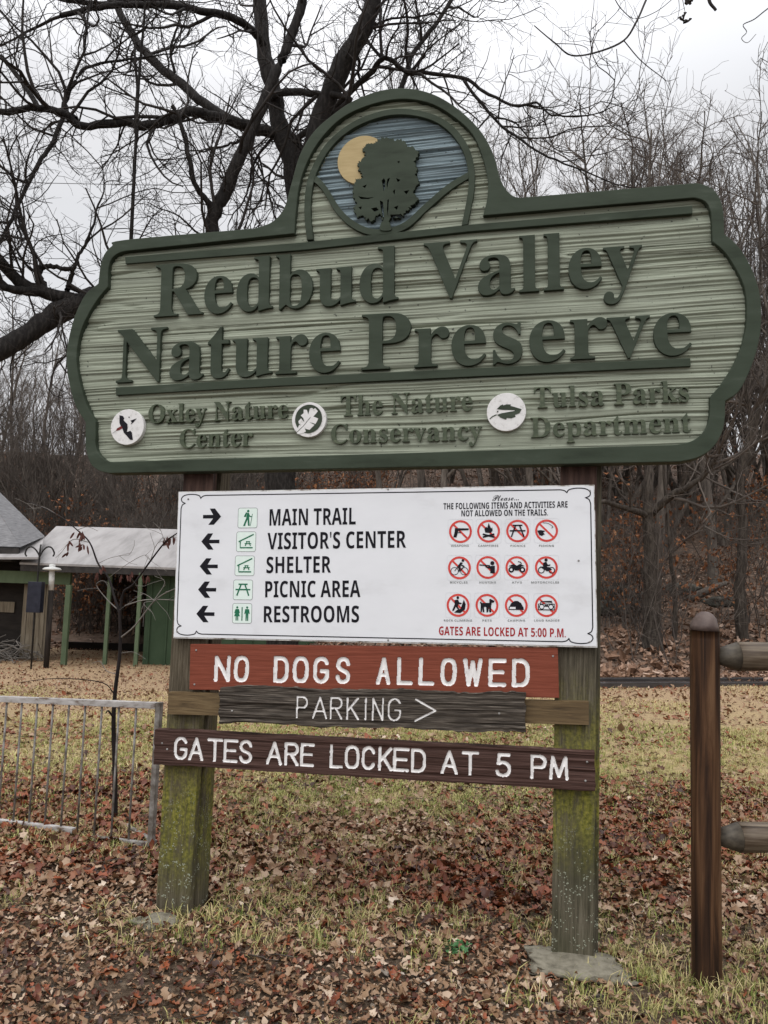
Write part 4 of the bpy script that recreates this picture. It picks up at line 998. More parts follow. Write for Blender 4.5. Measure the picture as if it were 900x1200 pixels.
# carved ground of the board: sandblasted grain as real relief
du, dv = .0085, .0026
u0, v0 = out_uv.min(0) - .02
u1, v1 = out_uv.max(0) + .02
U, Vv = np.meshgrid(np.arange(u0, u1, du), np.arange(v0, v1, dv))
tilt = .0285
vw = Vv - tilt * U + .020 * (vnoise(U * .9, Vv * 1.8, 51) - .5) + .006 * (vnoise(U * 3.0, Vv * 7, 52) - .5)
am = .35 + 1.1 * vnoise(U * .8, vw * 7, 58)
h = (vnoise(U * .5, vw * 30, 53) - .5) * .006 + am * ((vnoise(U * .9, vw * 95, 54) - .5) * .0085 + (vnoise(U * 2.2, vw * 185, 55) - .5) * .0065)
ck = vnoise(U * .9, vw * 30, 56)
crack = np.exp(-((ck - .62) / .035) ** 2) * sstep(.35, .65, vnoise(U * 1.6, vw * 9, 57))
h = h - .010 * crack
mid_o = spline_mixed([tuple((S(a[0], a[1], FRONT) + S(b[0], b[1], FRONT)) / 2) + tuple(a[2:]) for a, b in zip(RING_O, RING_I)], 4)
sky_poly = np.concatenate([mid_o[(mid_o[:, 1] > S(364, 208, BG)[1] - .0)], ((val_t + val_b) / 2)[::-1]]) if False else None
in_ring = inside(np.concatenate([ring_i, ring_i[:1]]), U, Vv)
vm = (val_t + val_b) / 2
val_line = np.interp(U, vm[:, 0], vm[:, 1])
in_sky = in_ring & (Vv > val_line)
h = np.where(in_sky, h * 1.25, h)
keep = inside(out_uv, U, Vv)
mid_edge = np.zeros_like(keep)
# shrink to the middle of the border band
def ero(k, n):
    for _ in range(n):
        k = k & np.roll(k, 1, 0) & np.roll(k, -1, 0)
    return k
keep = ero(keep, 8)
for _ in range(2): keep = keep & np.roll(keep, 1, 1) & np.roll(keep, -1, 1)
nyy, nxx = U.shape
ii, jj = np.meshgrid(np.arange(nxx - 1), np.arange(nyy - 1))
cell = keep[:-1, :-1] & keep[1:, :-1] & keep[:-1, 1:] & keep[1:, 1:]
qq = np.stack([jj * nxx + ii, jj * nxx + ii + 1, (jj + 1) * nxx + ii + 1, (jj + 1) * nxx + ii], -1)[cell]
used = np.zeros(nxx * nyy, bool)
used[qq.ravel()] = True
remap = np.cumsum(used) - 1
off_ = np.clip(BG + 1.25 * h - .002, .0375, .062)
VV = np.stack([U, -off_, Vv], -1).reshape(-1, 3)[used]
mi = in_sky[:-1, :-1][cell].astype(int)
mk('carved_ground', VV, remap[qq], [M['sage'], M['skyblue']], board, mi, smooth=True)

# raised rules, rings and hills
def band(name, pts, off0=.044, off1=.068, mat='green', bev=.0015): return plate(name, [SL(pts, off1)], off0, off1, M[mat], board, bev)
band('rule', [(146.5, 301), (359, 283.6), (548, 263.4), (811, 241), (811.5, 250), (548, 271.2), (359, 292.4), (147, 309)])
band('rule', [(135.5, 454), (330, 442.5), (598, 429.5), (809, 419.5), (809.5, 429), (598, 439), (330, 452), (136, 463)])
plate('emblem_ring', [np.concatenate([ring_o, ring_i[::-1]])], .044, EM, M['green'], board, .0015)
plate('valley_line', [np.concatenate([val_t, val_b[::-1]])], .044, EM - .002, M['green'], board, .0015)
sc_, sr = S(424.5, 187.6, .062), .119
plate('emblem_sun', [[sc_ + sr * np.array([math.cos(a), math.sin(a)]) for a in np.linspace(0, 2 * np.pi, 48, endpoint=False)]], .044, .064, M['sun'], board, .001)
TR = [(330, 262), (322, 240), (345, 222), (388, 206), (405, 198), (440, 200), (492, 206), (520, 230), (552, 250), (562, 278), (548, 300), (562, 335), (550, 362), (566, 398), (545, 430), (560, 462),
      (538, 490), (520, 512), (492, 530), (462, 545), (440, 530), (436, 560), (444, 598), (396, 598), (402, 560), (398, 530), (372, 548), (340, 556), (318, 540), (290, 534), (276, 505), (292, 480), (278, 450), (276, 408),
      (292, 380), (318, 370), (305, 340), (300, 305), (325, 285)]
tp = catmull([(340 + x / 3.75, 110 + y / 3.75) for x, y in TR], 14, True)
jag = np.array([(vnoise(np.array(k * .33), np.array(0.0), 61) - .5) * 3.4 + (vnoise(np.array(k * .95), np.array(0.0), 62) - .5) * 2.6 for k in range(len(tp))])
tan = np.roll(tp, -1, 0) - np.roll(tp, 1, 0)
tan /= np.linalg.norm(tan, axis=1, keepdims=True)
lowtrunk = (tp[:, 1] > 110 + 565 / 3.75)
tp = tp + np.stack([-tan[:, 1], tan[:, 0]], 1) * (jag * ~lowtrunk)[:, None]
holes = [[(413, 372), (419, 384), (418, 412), (412, 432), (407, 404), (403, 382)], [(428, 376), (440, 370), (432, 392), (427, 420), (424, 398)], [(395, 470), (408, 476), (413, 520), (412, 560), (404, 528), (398, 500)],
         [(428, 470), (434, 464), (433, 500), (430, 540), (426, 510)], [(300, 452), (340, 458), (372, 455), (345, 464), (312, 464)], [(356, 505), (380, 500), (390, 512), (372, 520)], [(466, 372), (486, 380), (474, 390)], [(500, 430), (524, 424), (512, 444)], [(456, 500), (476, 492), (470, 512)], [(318, 408), (338, 400), (330, 416)], [(470, 300), (482, 296), (480, 308)], [(300, 500), (316, 496), (312, 510)], [(452, 430), (462, 420), (460, 446)]]
plate('emblem_tree', [SL(tp, EM)] + [SL([(340 + x / 3.75, 110 + y / 3.75) for x, y in hl], EM) for hl in holes], .044, EM + .004, M['green'], board, .0)

# carved lettering
LF = .070
WORDS = [('Redbud', (180, 371.5), (466.5, 351.8), (185, 310.5)), ('Valley', (496, 349.5), (753.5, 333), (496, 285)), ('Nature', (135.5, 448.5), (398.5, 434.5), (139, 386.5)), ('Preserve', (423.3, 433.5), (811.5, 414.2), (427, 368.5)),
         ('Oxley Nature', (173.4, 495.8), (337, 489.6), (252, 471)), ('Center', (210, 525), (295.5, 522.5), (235, 502.5)), ('The Nature', (399, 487.6), (553.5, 480.8), (404, 463.6)), ('Conservancy', (387.5, 519.8), (564.5, 515.2), (400, 497.2)),
         ('Tulsa Parks', (626, 478), (808, 470.3), (633, 453.6)), ('Department', (622, 512.6), (810.5, 506), (632, 489))]
for wi, (txt, a, b, top) in enumerate(WORDS):
    big = wi < 4
    lf = LF if big else .064
    A_, B_, T_ = S(*a, lf), S(*b, lf), S(*top, lf)
    d_ = (B_ - A_) / np.linalg.norm(B_ - A_)
    cap = (T_ - A_) @ np.array([-d_[1], d_[0]])
    plate('lettering', text_loops('serif', txt, A_, B_, cap, .678, 0.0 if big else .012), .040, lf, M['green' if big else 'green_faded'], board, .0012 if big else .0)


# round badges
def badge(px, py, rpx):
    c = S(px, py, .074)
    r_ = abs(S(px + rpx, py, .074)[0] - S(px - rpx, py, .074)[0]) / 2
    o = plate('badge', [[c + r_ * np.array([math.cos(a), math.sin(a)]) for a in np.linspace(0, 2 * np.pi, 40, endpoint=False)]], .050, .074, M['badge'], board, .0015)
    return o, c, r_


def badge_xy(c, r_, pts, cx, cy, rr): return [(c[0] + (x - cx) / rr * r_, c[1] - (y - cy) / rr * r_) for x, y in pts]


b1, c, r_ = badge(149, 500.3, 19.4)
F_ = Flat(.0755)
for pts, mm in (([(290, 265), (350, 275), (380, 315), (365, 345), (400, 375), (440, 410), (450, 470), (440, 540), (500, 520), (530, 550), (555, 672), (505, 668), (440, 600), (390, 555), (360, 490), (325, 440), (298, 390)], 0),
                ([(490, 355), (600, 318), (545, 380), (500, 422), (515, 385)], 0), ([(345, 440), (358, 480), (300, 510), (245, 522), (262, 480), (300, 460)], 1), ([(450, 290), (475, 290), (470, 310), (455, 310)], 0)):
    F_.poly(badge_xy(c, r_, pts, 437, 457, 292), mm)
F_.stroke(badge_xy(c, r_, [(250, 518), (190, 560)], 437, 457, 292), .002, 2)
F_.build('bird_print', [M['black'], M['badge_red'], M['grey']], b1)
b2, c, r_ = badge(362, 491.7, 20.0)
F_ = Flat(.0755)
disc = [(408 + 212 * math.cos(a), 398 + 220 * math.sin(a)) for a in np.linspace(0, 2 * np.pi, 40, endpoint=False)]
F_.poly(badge_xy(c, r_, disc, 412, 408, 268), 0)
LEAF = [(228, 615), (225, 560), (245, 540), (262, 492), (290, 495), (258, 470), (250, 430), (290, 390), (325, 430), (345, 450), (325, 385), (282, 345), (325, 310), (325, 255), (375, 260), (400, 330), (420, 240), (455, 230), (475, 250),
        (505, 235), (548, 280), (520, 320), (480, 362), (560, 395), (545, 430), (520, 478), (470, 460), (420, 450), (505, 490), (430, 568), (355, 545), (375, 590), (330, 615), (262, 632)]
F_.poly(badge_xy(c, r_, LEAF, 412, 408, 268), 1)
F_.stroke(badge_xy(c, r_, [(222, 612), (330, 510), (438, 372)], 412, 408, 268), .0028, 0)
F_.build('leaf_print', [M['green'], M['badge']], b2)
b3, c, r_ = badge(593.3, 482.7, 23.0)
F_ = Flat(.0755)
LF3 = [(285, 372), (340, 318), (378, 300), (385, 318), (430, 300), (500, 305), (490, 325), (560, 345), (660, 380), (630, 440), (560, 468), (572, 495), (510, 518), (440, 512), (430, 540), (350, 510), (292, 462), (360, 438), (555, 405), (555, 392), (360, 385)]
F_.poly(badge_xy(c, r_, LF3, 430, 418, 296), 0)
F_.stroke(badge_xy(c, r_, [(182, 525), (225, 488), (285, 458)], 430, 418, 296), .0045, 0)
F_.disc(badge_xy(c, r_, [(300, 412)], 430, 418, 296)[0], .0030, 1)
F_.build('leaf_print', [M['green'], M['black']], b3)


# ------------------------------------------------------------------ boards fixed to the posts
class Board:
    """a board whose four photo corners give its centre, size and tilt in the sign's plane"""
    def __init__(s, name, corners, off, thick):
        s.off, s.th = off, thick
        tl, tr, br, bl = [S(*c_, off) for c_ in corners]
        ax = (tr + br) / 2 - (tl + bl) / 2
        s.w = np.linalg.norm(ax)
        s.d = ax / s.w
        s.n = np.array([-s.d[1], s.d[0]])
        s.c = (tl + tr + br + bl) / 4
        s.h = ((tl + tr) / 2 - (bl + br) / 2) @ s.n
        s.base = s.c - s.n * s.h / 2
        s.root = empty(name, world_of(s.base[0], s.base[1], off - thick), (0, -math.atan2(s.d[1], s.d[0]), S_ROT))

    def p(s, px, py):
        """photo pixel -> board coordinates (x along the board, z up from its lower edge)"""
        q_ = S(px, py, s.off) - s.base
        return np.array([q_ @ s.d, q_ @ s.n])


def arc(cx, cy, rx, ry, a0, a1, n=10): return [(cx + rx * math.cos(R(a0 + (a1 - a0) * k / n)), cy + ry * math.sin(R(a0 + (a1 - a0) * k / n))) for k in range(n + 1)]


def squircle(n=28):
    o = []
    for k in range(n + 1):
        a = math.pi / 2 + 2 * math.pi * k / n
        c_, s_ = math.cos(a), math.sin(a)
        o.append((.5 + .5 * math.copysign(abs(c_) ** .72, c_), .5 + .5 * math.copysign(abs(s_) ** .78, s_)))
    return o


STROKES = {
    'N': [[(0, 0), (0, 1), (1, 0), (1, 1)]], 'O': [squircle()], 'D': [[(0, 0), (0, 1), (.45, 1)] + arc(.5, .66, .5, .34, 90, 0, 6) + arc(.5, .34, .5, .34, 0, -90, 6) + [(0, 0)]],
    'G': [arc(.5, .68, .5, .32, 25, 180, 9) + arc(.5, .32, .5, .32, 180, 360, 10) + [(1, .46), (.55, .46)]], 'C': [arc(.5, .68, .5, .32, 20, 180, 9) + arc(.5, .32, .5, .32, 180, 340, 9)],
    'S': [catmull([(.95, .78), (.8, .94), (.5, 1), (.15, .92), (.04, .73), (.2, .58), (.5, .5), (.82, .41), (.98, .25), (.85, .07), (.5, 0), (.18, .06), (.02, .22)], 3).tolist()],
    'A': [[(0, 0), (.5, 1), (1, 0)], [(.2, .33), (.8, .33)]], 'L': [[(0, 1), (0, 0), (1, 0)]], 'W': [[(0, 1), (.25, 0), (.5, .92), (.75, 0), (1, 1)]], 'E': [[(1, 1), (0, 1), (0, 0), (1, 0)], [(0, .52), (.85, .52)]],
    'P': [[(0, 0), (0, 1), (.6, 1)] + arc(.62, .74, .38, .26, 90, -90, 8) + [(0, .48)]], 'R': [[(0, 0), (0, 1), (.6, 1)] + arc(.62, .75, .36, .25, 90, -90, 8) + [(0, .5)], [(.45, .5), (1, 0)]],
    'K': [[(0, 0), (0, 1)], [(.95, 1), (0, .38)], [(.3, .58), (1, 0)]], 'I': [[(.5, 0), (.5, 1)]], 'T': [[(0, 1), (1, 1)], [(.5, 1), (.5, 0)]], 'M': [[(0, 0), (.1, 1), (.5, .12), (.9, 1), (1, 0)]],
    '5': [[(.92, 1), (.14, 1), (.07, .55)] + catmull([(.07, .55), (.4, .64), (.8, .56), (1, .33), (.85, .08), (.45, 0), (.1, .07), (0, .2)], 3).tolist()[1:]], '>': [[(0, 1), (1, .5), (0, 0)]]}


def routed_board(name, label, corners, off, thick, letters, words, top, bot, hw, mat, grain=.0, depth=.006, rough_edge=0.0, seed=0, paint='route_white'):
    B = Board(name, corners, off, thick)
    tag(B.root, label, 'sign', 'wooden boards nailed under the big sign')
    segs = []
    seg_l = []
    for li, (ch, x0, x1) in enumerate(letters):
        for st in STROKES[ch]:
            pts = []
            for ux, uy in st:
                xx = x0 + ux * (x1 - x0)
                yt = top[0][1] + (xx - top[0][0]) * (top[1][1] - top[0][1]) / (top[1][0] - top[0][0])
                yb = bot[0][1] + (xx - bot[0][0]) * (bot[1][1] - bot[0][1]) / (bot[1][0] - bot[0][0])
                lean = .031 - (xx - 450) * 8.3e-5
                y_ = yb + (yt - yb) * uy
                pts.append(B.p(xx + lean * (yb - y_), y_))
            segs += [(pts[k], pts[k + 1]) for k in range(len(pts) - 1)]
    ends, k = [], 0
    for w_ in words[:-1]:
        k += w_
        ends.append((B.p(letters[k - 1][2], bot[0][1])[0] + B.p(letters[k][1], bot[0][1])[0]) / 2)
    nx_, nz_ = int(B.w / .0022), int(B.h / .0022)
    X, Z = np.meshgrid(np.linspace(-B.w / 2, B.w / 2, nx_), np.linspace(0, B.h, nz_))
    D = np.full(X.shape, 9.0)
    for a, b in segs:
        lo, hi = np.minimum(a, b) - .03, np.maximum(a, b) + .03
        ia, ib = np.searchsorted(X[0], [lo[0], hi[0]])
        ja, jb = np.searchsorted(Z[:, 0], [lo[1], hi[1]])
        sx, sz = X[ja:jb, ia:ib], Z[ja:jb, ia:ib]
        e = b - a
        t = np.clip(((sx - a[0]) * e[0] + (sz - a[1]) * e[1]) / (e @ e + 1e-12), 0, 1)
        D[ja:jb, ia:ib] = np.minimum(D[ja:jb, ia:ib], np.hypot(sx - a[0] - t * e[0], sz - a[1] - t * e[1]))
    wob = hw * (1 + .22 * (vnoise(X * 60, Z * 60, seed + 3) - .5))
    prof = np.sqrt(np.clip(1 - (D / wob) ** 2, 0, 1))
    zz = Z + .01 * (vnoise(X * 2.2, Z * 4, seed + 9) - .5)
    hg = grain * ((vnoise(X * 1.5, zz * 95, seed) - .5) + .7 * (vnoise(X * 3, zz * 220, seed + 1) - .5) - 1.2 * sstep(.68, .8, vnoise(X * 2.2, zz * 60, seed + 2)))
    inl = D < wob
    dep = np.where(inl, -depth * prof, hg * np.clip((D - wob) / .004, 0, 1))
    if rough_edge:
        ez = np.minimum(Z, B.h - Z)
        wx = np.where(np.abs(X) > B.w / 2 - .02, 1, 0)
        n1 = (vnoise(X * 9, X * 0, seed + 5) - .5) + .6 * (vnoise(X * 40, X * 0, seed + 6) - .5)
        Zd = Z + rough_edge * n1 * np.where(Z > B.h / 2, np.clip((Z - .8 * B.h) / (.2 * B.h), 0, 1), np.clip((.2 * B.h - Z) / (.2 * B.h), 0, 1))
        m1 = (vnoise(Z * 40, Z * 0, seed + 7) - .5)
        Xd = X + rough_edge * 1.4 * m1 * np.clip((np.abs(X) - .485 * B.w) / (.015 * B.w), 0, 1)
    else:
        Xd, Zd = X, Z
    Y = -thick - dep
    V = np.stack([Xd, Y, Zd], -1).reshape(-1, 3)
    i_, j_ = np.meshgrid(np.arange(nx_ - 1), np.arange(nz_ - 1))
    q_ = np.stack([j_ * nx_ + i_, j_ * nx_ + i_ + 1, (j_ + 1) * nx_ + i_ + 1, (j_ + 1) * nx_ + i_], -1).reshape(-1, 4)
    lp = list(range(nx_)) + [k * nx_ + nx_ - 1 for k in range(1, nz_)] + [(nz_ - 1) * nx_ + k for k in range(nx_ - 2, -1, -1)] + [k * nx_ for k in range(nz_ - 2, 0, -1)]
    bk = V[lp].copy()
    bk[:, 1] = 0
    nb, L = len(V), len(lp)
    lp = np.array(lp)
    k = np.arange(L)
    side = np.stack([lp, nb + k, nb + (k + 1) % L, lp[(k + 1) % L]], -1)
    Vall = np.concatenate([V, bk])
    inn = inl.reshape(-1)
    mi_ = inn[q_].sum(1) >= 3
    # painted grooves are a part of their own
    mk('plank', Vall, np.concatenate([q_[~mi_], side]), M[mat], B.root, smooth=True)
    qm = q_[mi_]
    wid = np.searchsorted(np.array(ends), V[qm[:, 0], 0]) if ends else np.zeros(len(qm), int)
    for w_ in range(len(words)):
        qw = qm[wid == w_]
        us = np.unique(qw)
        rm = np.zeros(nb, int)
        rm[us] = np.arange(len(us))
        mk('lettering', V[us], rm[qw], M[paint], B.root, smooth=True)
    m_ = MB()
    m_.add([(-B.w / 2 + .006, -.0005, .006), (B.w / 2 - .006, -.0005, .006), (B.w / 2 - .006, -.0005, B.h - .006), (-B.w / 2 + .006, -.0005, B.h - .006)], [(3, 2, 1, 0)])
    m_.build('back', M[mat], B.root)
    return B


def bolt(B, px, py, r_=.006, name='screw'):
    p = B.p(px, py)
    V = []
    m_ = MB()
    n_ = 12
    for rr, dd in ((r_, 0.0), (r_, .002), (r_ * .6, .0035)):
        V += [(p[0] + rr * math.cos(2 * math.pi * k / n_), -B.th - dd, p[1] + rr * math.sin(2 * math.pi * k / n_)) for k in range(n_)]
    m_.add(V, [(j * n_ + k, j * n_ + (k + 1) % n_, (j + 1) * n_ + (k + 1) % n_, (j + 1) * n_ + k) for j in range(2) for k in range(n_)] + [[2 * n_ + k for k in range(n_)]])
    return m_.build(name, M['steel'], B.root)


def L_(s, xs): return [(c_, a, b) for c_, (a, b) in zip(s, xs)]


dogs = routed_board('warning_sign', 'rust red board reading NO DOGS ALLOWED, fixed under the white panel', [(224, 754.5), (655.5, 760), (653.5, 817.5), (221, 808.5)], .034, .032,
    L_('NODOGSALLOWED', [(252.5, 267), (275.5, 289), (322, 335.5), (344.5, 359), (368.5, 383), (395, 408), (443, 455), (467, 481), (492.5, 506.5), (518, 532.5), (544.5, 562.5), (574.5, 590.5), (602, 618)]),
    (2, 4, 7), [(251, 770.5), (620, 774.5)], [(251, 796.5), (620, 803)], .0098, 'rust_red', .0006, .006, 0, 3)
park = routed_board('parking_sign', 'short weathered dark plank reading PARKING with an arrow, on the brown crossbar', [(257, 803.5), (615, 814), (615.5, 858), (256, 848)], .078, .034,
    L_('PARKING>', [(347.5, 359), (366.5, 382), (387, 400), (406.5, 419.5), (426, 430), (436.5, 448), (455, 468.5), (486.5, 510)]),
    (7, 1), [(347, 816.8), (511, 820)], [(347, 840.5), (511, 845.5)], .0045, 'plank_grey', .0050, .0045, .012, 17)
hours = routed_board('closing_time_sign', 'lowest dark brown plank reading GATES ARE LOCKED AT 5 PM', [(183, 854), (698, 882), (697, 926.5), (178.5, 896)], .052, .050,
    L_('GATESARELOCKEDAT5PM', [(204.8, 217.3), (222, 236.3), (243.5, 258.5), (262.8, 276.5), (281, 293.5), (313, 328.5), (334.3, 348), (353, 366), (387.5, 399.5), (405, 419), (425, 437.5), (444.5, 458), (462, 477.5), (483, 497), (518, 534.5), (542.5, 559), (582.5, 597), (623.3, 638.5), (645.3, 664.5)]),
    (5, 3, 6, 2, 1, 2), [(205, 864.8), (664, 888.2)], [(205, 888.5), (664, 912.8)], .0076, 'plank_brown', .0034, .006, .003, 29)
for B, pts in ((dogs, [(230, 762), (648, 769), (228, 802)]), (hours, [(190, 871), (688, 893), (196, 878), (686, 915)]), (park, [(272, 833), (585, 836)])):
    for p in pts: bolt(B, *p, r_=.0045)

# ---- white directory panel
PB = Board('directory_panel', [(212, 577), (698.7, 567), (698.3, 760), (200, 747)], .040, .022)
tag(PB.root, 'white printed panel with arrows to trails and restrooms and red circle prohibitions', 'sign')
m = MB().box(-PB.w / 2, PB.w / 2, -.022, 0, 0, PB.h, 0, .0015)
panel = m.build('panel_board', M['edge'], PB.root)
m = MB().box(-PB.w / 2 + .004, PB.w / 2 - .004, -.0245, -.0215, .006, PB.h - .006, 0, .0008)
face = m.build('panel_face', M['white'], PB.root)
PF = .0252
# ornate border line: straight runs with a double curl at each corner
def lw(px): return px * .00385


cornr = [(0, 0), (-6, 7), (-2, 10)]
def corner(cx, cz, sx, sz):
    """curl of the border: comes along the top, bulges out and in, and turns down the side"""
    P_ = [(-.125, .0), (-.108, -.004), (-.098, -.013), None, (-.088, .0), (-.055, .006), (-.018, .002), (-.001, -.012), (-.004, -.028), (-.020, -.036), None, (-.006, -.044), (0.0, -.062)]
    segs, cur = [], []
    for p_ in P_:
        if p_ is None:
            segs.append(cur); cur = [cur[-1]]
        else: cur.append(p_)
    segs.append(cur)
    out = []
    for k_, sg in enumerate(segs):
        c_ = catmull(sg, 4)
        out += c_.tolist() if k_ == 0 else c_[1:].tolist()
    return [(cx + sx * a, cz + sz * b) for a, b in out]


hx_, z0_, z1_ = PB.w / 2 - .018, .022, PB.h - .020
pts = corner(hx_, z1_, 1, 1) + corner(hx_, z0_, 1, -1)[::-1] + corner(-hx_, z0_, -1, -1) + corner(-hx_, z1_, -1, 1)[::-1]
F_ = Flat(PF)
F_.stroke(pts, .0046, 0, True)
F_.build('border_line', M['black'], face)
for p_ in [(221, 585), (455, 573.5), (691, 575), (691, 752), (208, 740), (455, 750), (678, 657)]: bolt(PB, *p_, r_=.0042).location = (0, -.0026, 0)


def ptext(fam, txt, a, b, cap_px, mat, name='lettering', track=.01, parent=None, capem=.714, slant=0.0):
    A_, B_ = PB.p(*a), PB.p(*b)
    cap = (PB.p(a[0], a[1] - cap_px) - A_)[1]
    return plate(name, text_loops(fam, txt, A_, B_, cap, capem, track, slant), PF - .0002, PF + .0004, M[mat], parent or face)


ptext('sans', 'MAIN TRAIL', (316, 616), (417, 614.6), 19.2, 'black')
ptext('sans', "VISITOR'S CENTER", (313.6, 643.8), (476, 641.8), 19.2, 'black')
ptext('sans', 'SHELTER', (312.4, 671.6), (388, 671), 19, 'black')
ptext('sans', 'PICNIC AREA', (311, 700), (422.5, 699.6), 19, 'black')
ptext('sans', 'RESTROOMS', (309.4, 729.2), (421, 729.3), 19, 'black')
ptext('script', 'Please...', (577, 587.2), (608, 586.2), 7.4, 'black', slant=.1, capem=.70)
ptext('sans', 'THE FOLLOWING ITEMS AND ACTIVITIES ARE', (519.8, 597), (665.2, 594.8), 7.2, 'black')
ptext('sans', 'NOT ALLOWED ON THE TRAILS.', (540.8, 605.2), (642, 604), 7.0, 'black')
ptext('sans', 'GATES ARE LOCKED AT 5:00 P.M.', (514.5, 744), (663, 746.8), 10, 'darkred')

ARW = [(-1, -.19), (.12, -.19), (-.38, -.86), (.22, -.86), (1, 0), (.30, .86), (-.28, .86), (.12, .19), (-1, .19)]
for (px, py, sgn) in [(248.8, 605.5, 1), (246.8, 634.6, -1), (244.9, 663.7, -1), (243, 691, -1), (241, 719.5, -1)]:
    c = PB.p(px, py)
    w_ = abs(PB.p(px + 10.6, py)[0] - PB.p(px - 10.6, py)[0]) / 2
    F_ = Flat(PF)
    F_.poly([(c[0] + sgn * x * w_, c[1] + y * w_ * .98) for x, y in ARW])
    F_.build('arrow', M['black'], face)


def rrect(c, hw_, hh, r_, n=5):
    o = []
    for sx, sz, a0 in ((1, 1, 0), (-1, 1, 90), (-1, -1, 180), (1, -1, 270)):
        o += [(c[0] + sx * (hw_ - r_) + r_ * math.cos(R(a0 + 90 * k / n)), c[1] + sz * (hh - r_) + r_ * math.sin(R(a0 + 90 * k / n))) for k in range(n + 1)]
    return o


def table(F_, T_, w_, m_=0):
    F_.stroke(T_([(-.38, .5), (.38, .5)]), w_, m_)
    F_.stroke(T_([(-.62, .02), (.62, .02)]), w_, m_)
    F_.stroke(T_([(-.16, .48), (-.5, -.52)]), w_, m_)
    F_.stroke(T_([(.16, .48), (.5, -.52)]), w_, m_)


for (px, py, kd) in [(290.5, 607, 'hike'), (288.7, 634.8, 'shelter'), (287, 663, 'shelter'), (285, 691.2, 'table'), (284, 718.7, 'rest')]:
    c = PB.p(px, py)
    hw_ = abs(PB.p(px + 11.2, py)[0] - PB.p(px - 11.2, py)[0]) / 2
    hh = abs(PB.p(px, py - 11.6)[1] - PB.p(px, py + 11.6)[1]) / 2
    T_ = lambda P_, c=c, k=hw_: [(c[0] + x * k, c[1] + y * k) for x, y in P_]
    F_ = Flat(PF)
    F_.poly(rrect(c, hw_, hh, .009), 1)
    F_.stroke(rrect(c, hw_, hh, .009), .0022, 2, True)
    pic = F_.build('pictogram', [M['pgreen'], M['pale'], M['grey']], face)
    F_ = Flat(PF + .0006)
    w_ = hw_ * .13
    if kd == 'hike':
        F_.disc(T_([(.05, .68)])[0], hw_ * .13)
        F_.poly(T_([(-.05, .52), (.14, .5), (.16, .0), (.24, -.78), (.06, -.78), (.0, -.15), (-.25, -.8), (-.45, -.8), (-.14, .02)]))
        F_.poly(T_([(-.18, .56), (-.06, .52), (-.16, .1), (-.4, .12)]))
        F_.stroke(T_([(.1, .42), (.2, .16), (.42, .12)]), w_ * .8)
        F_.stroke(T_([(.5, .4), (.3, -.78)]), w_ * .4)
    elif kd == 'shelter':
        F_.stroke(T_([(-.78, -.0), (.78, .72)]), w_)
        F_.stroke(T_([(-.6, .0), (-.6, -.6), (.7, -.6)]), w_)
        table(F_, lambda P_, c=c, k=hw_: [(c[0] + (.2 + x * .55) * k, c[1] + (-.2 + y * .42) * k) for x, y in P_], w_ * .7)
    elif kd == 'table':
        table(F_, lambda P_, c=c, k=hw_: [(c[0] + x * k * 1.25, c[1] + y * k * 1.1) for x, y in P_], w_ * 1.1)
    else:
        for sx in (-1, 1):
            F_.disc(T_([(sx * .52, .58)])[0], hw_ * .11)
            if sx < 0: F_.poly(T_([(-.70, .42), (-.34, .42), (-.22, .02), (-.33, .0), (-.22, -.28), (-.38, -.3), (-.38, -.72), (-.48, -.72), (-.50, -.3), (-.54, -.3), (-.56, -.72), (-.66, -.72), (-.66, -.3), (-.82, -.28), (-.71, .0), (-.82, .02)]))
            else: F_.poly(T_([(.32, .42), (.72, .42), (.8, -.05), (.7, -.05), (.66, .1), (.66, -.72), (.55, -.72), (.52, -.1), (.49, -.72), (.38, -.72), (.38, .1), (.34, -.05), (.24, -.05)]))
        F_.stroke(T_([(0, .62), (0, -.72)]), w_ * .8)
    F_.build('pictogram_print', M['pgreen'], pic)

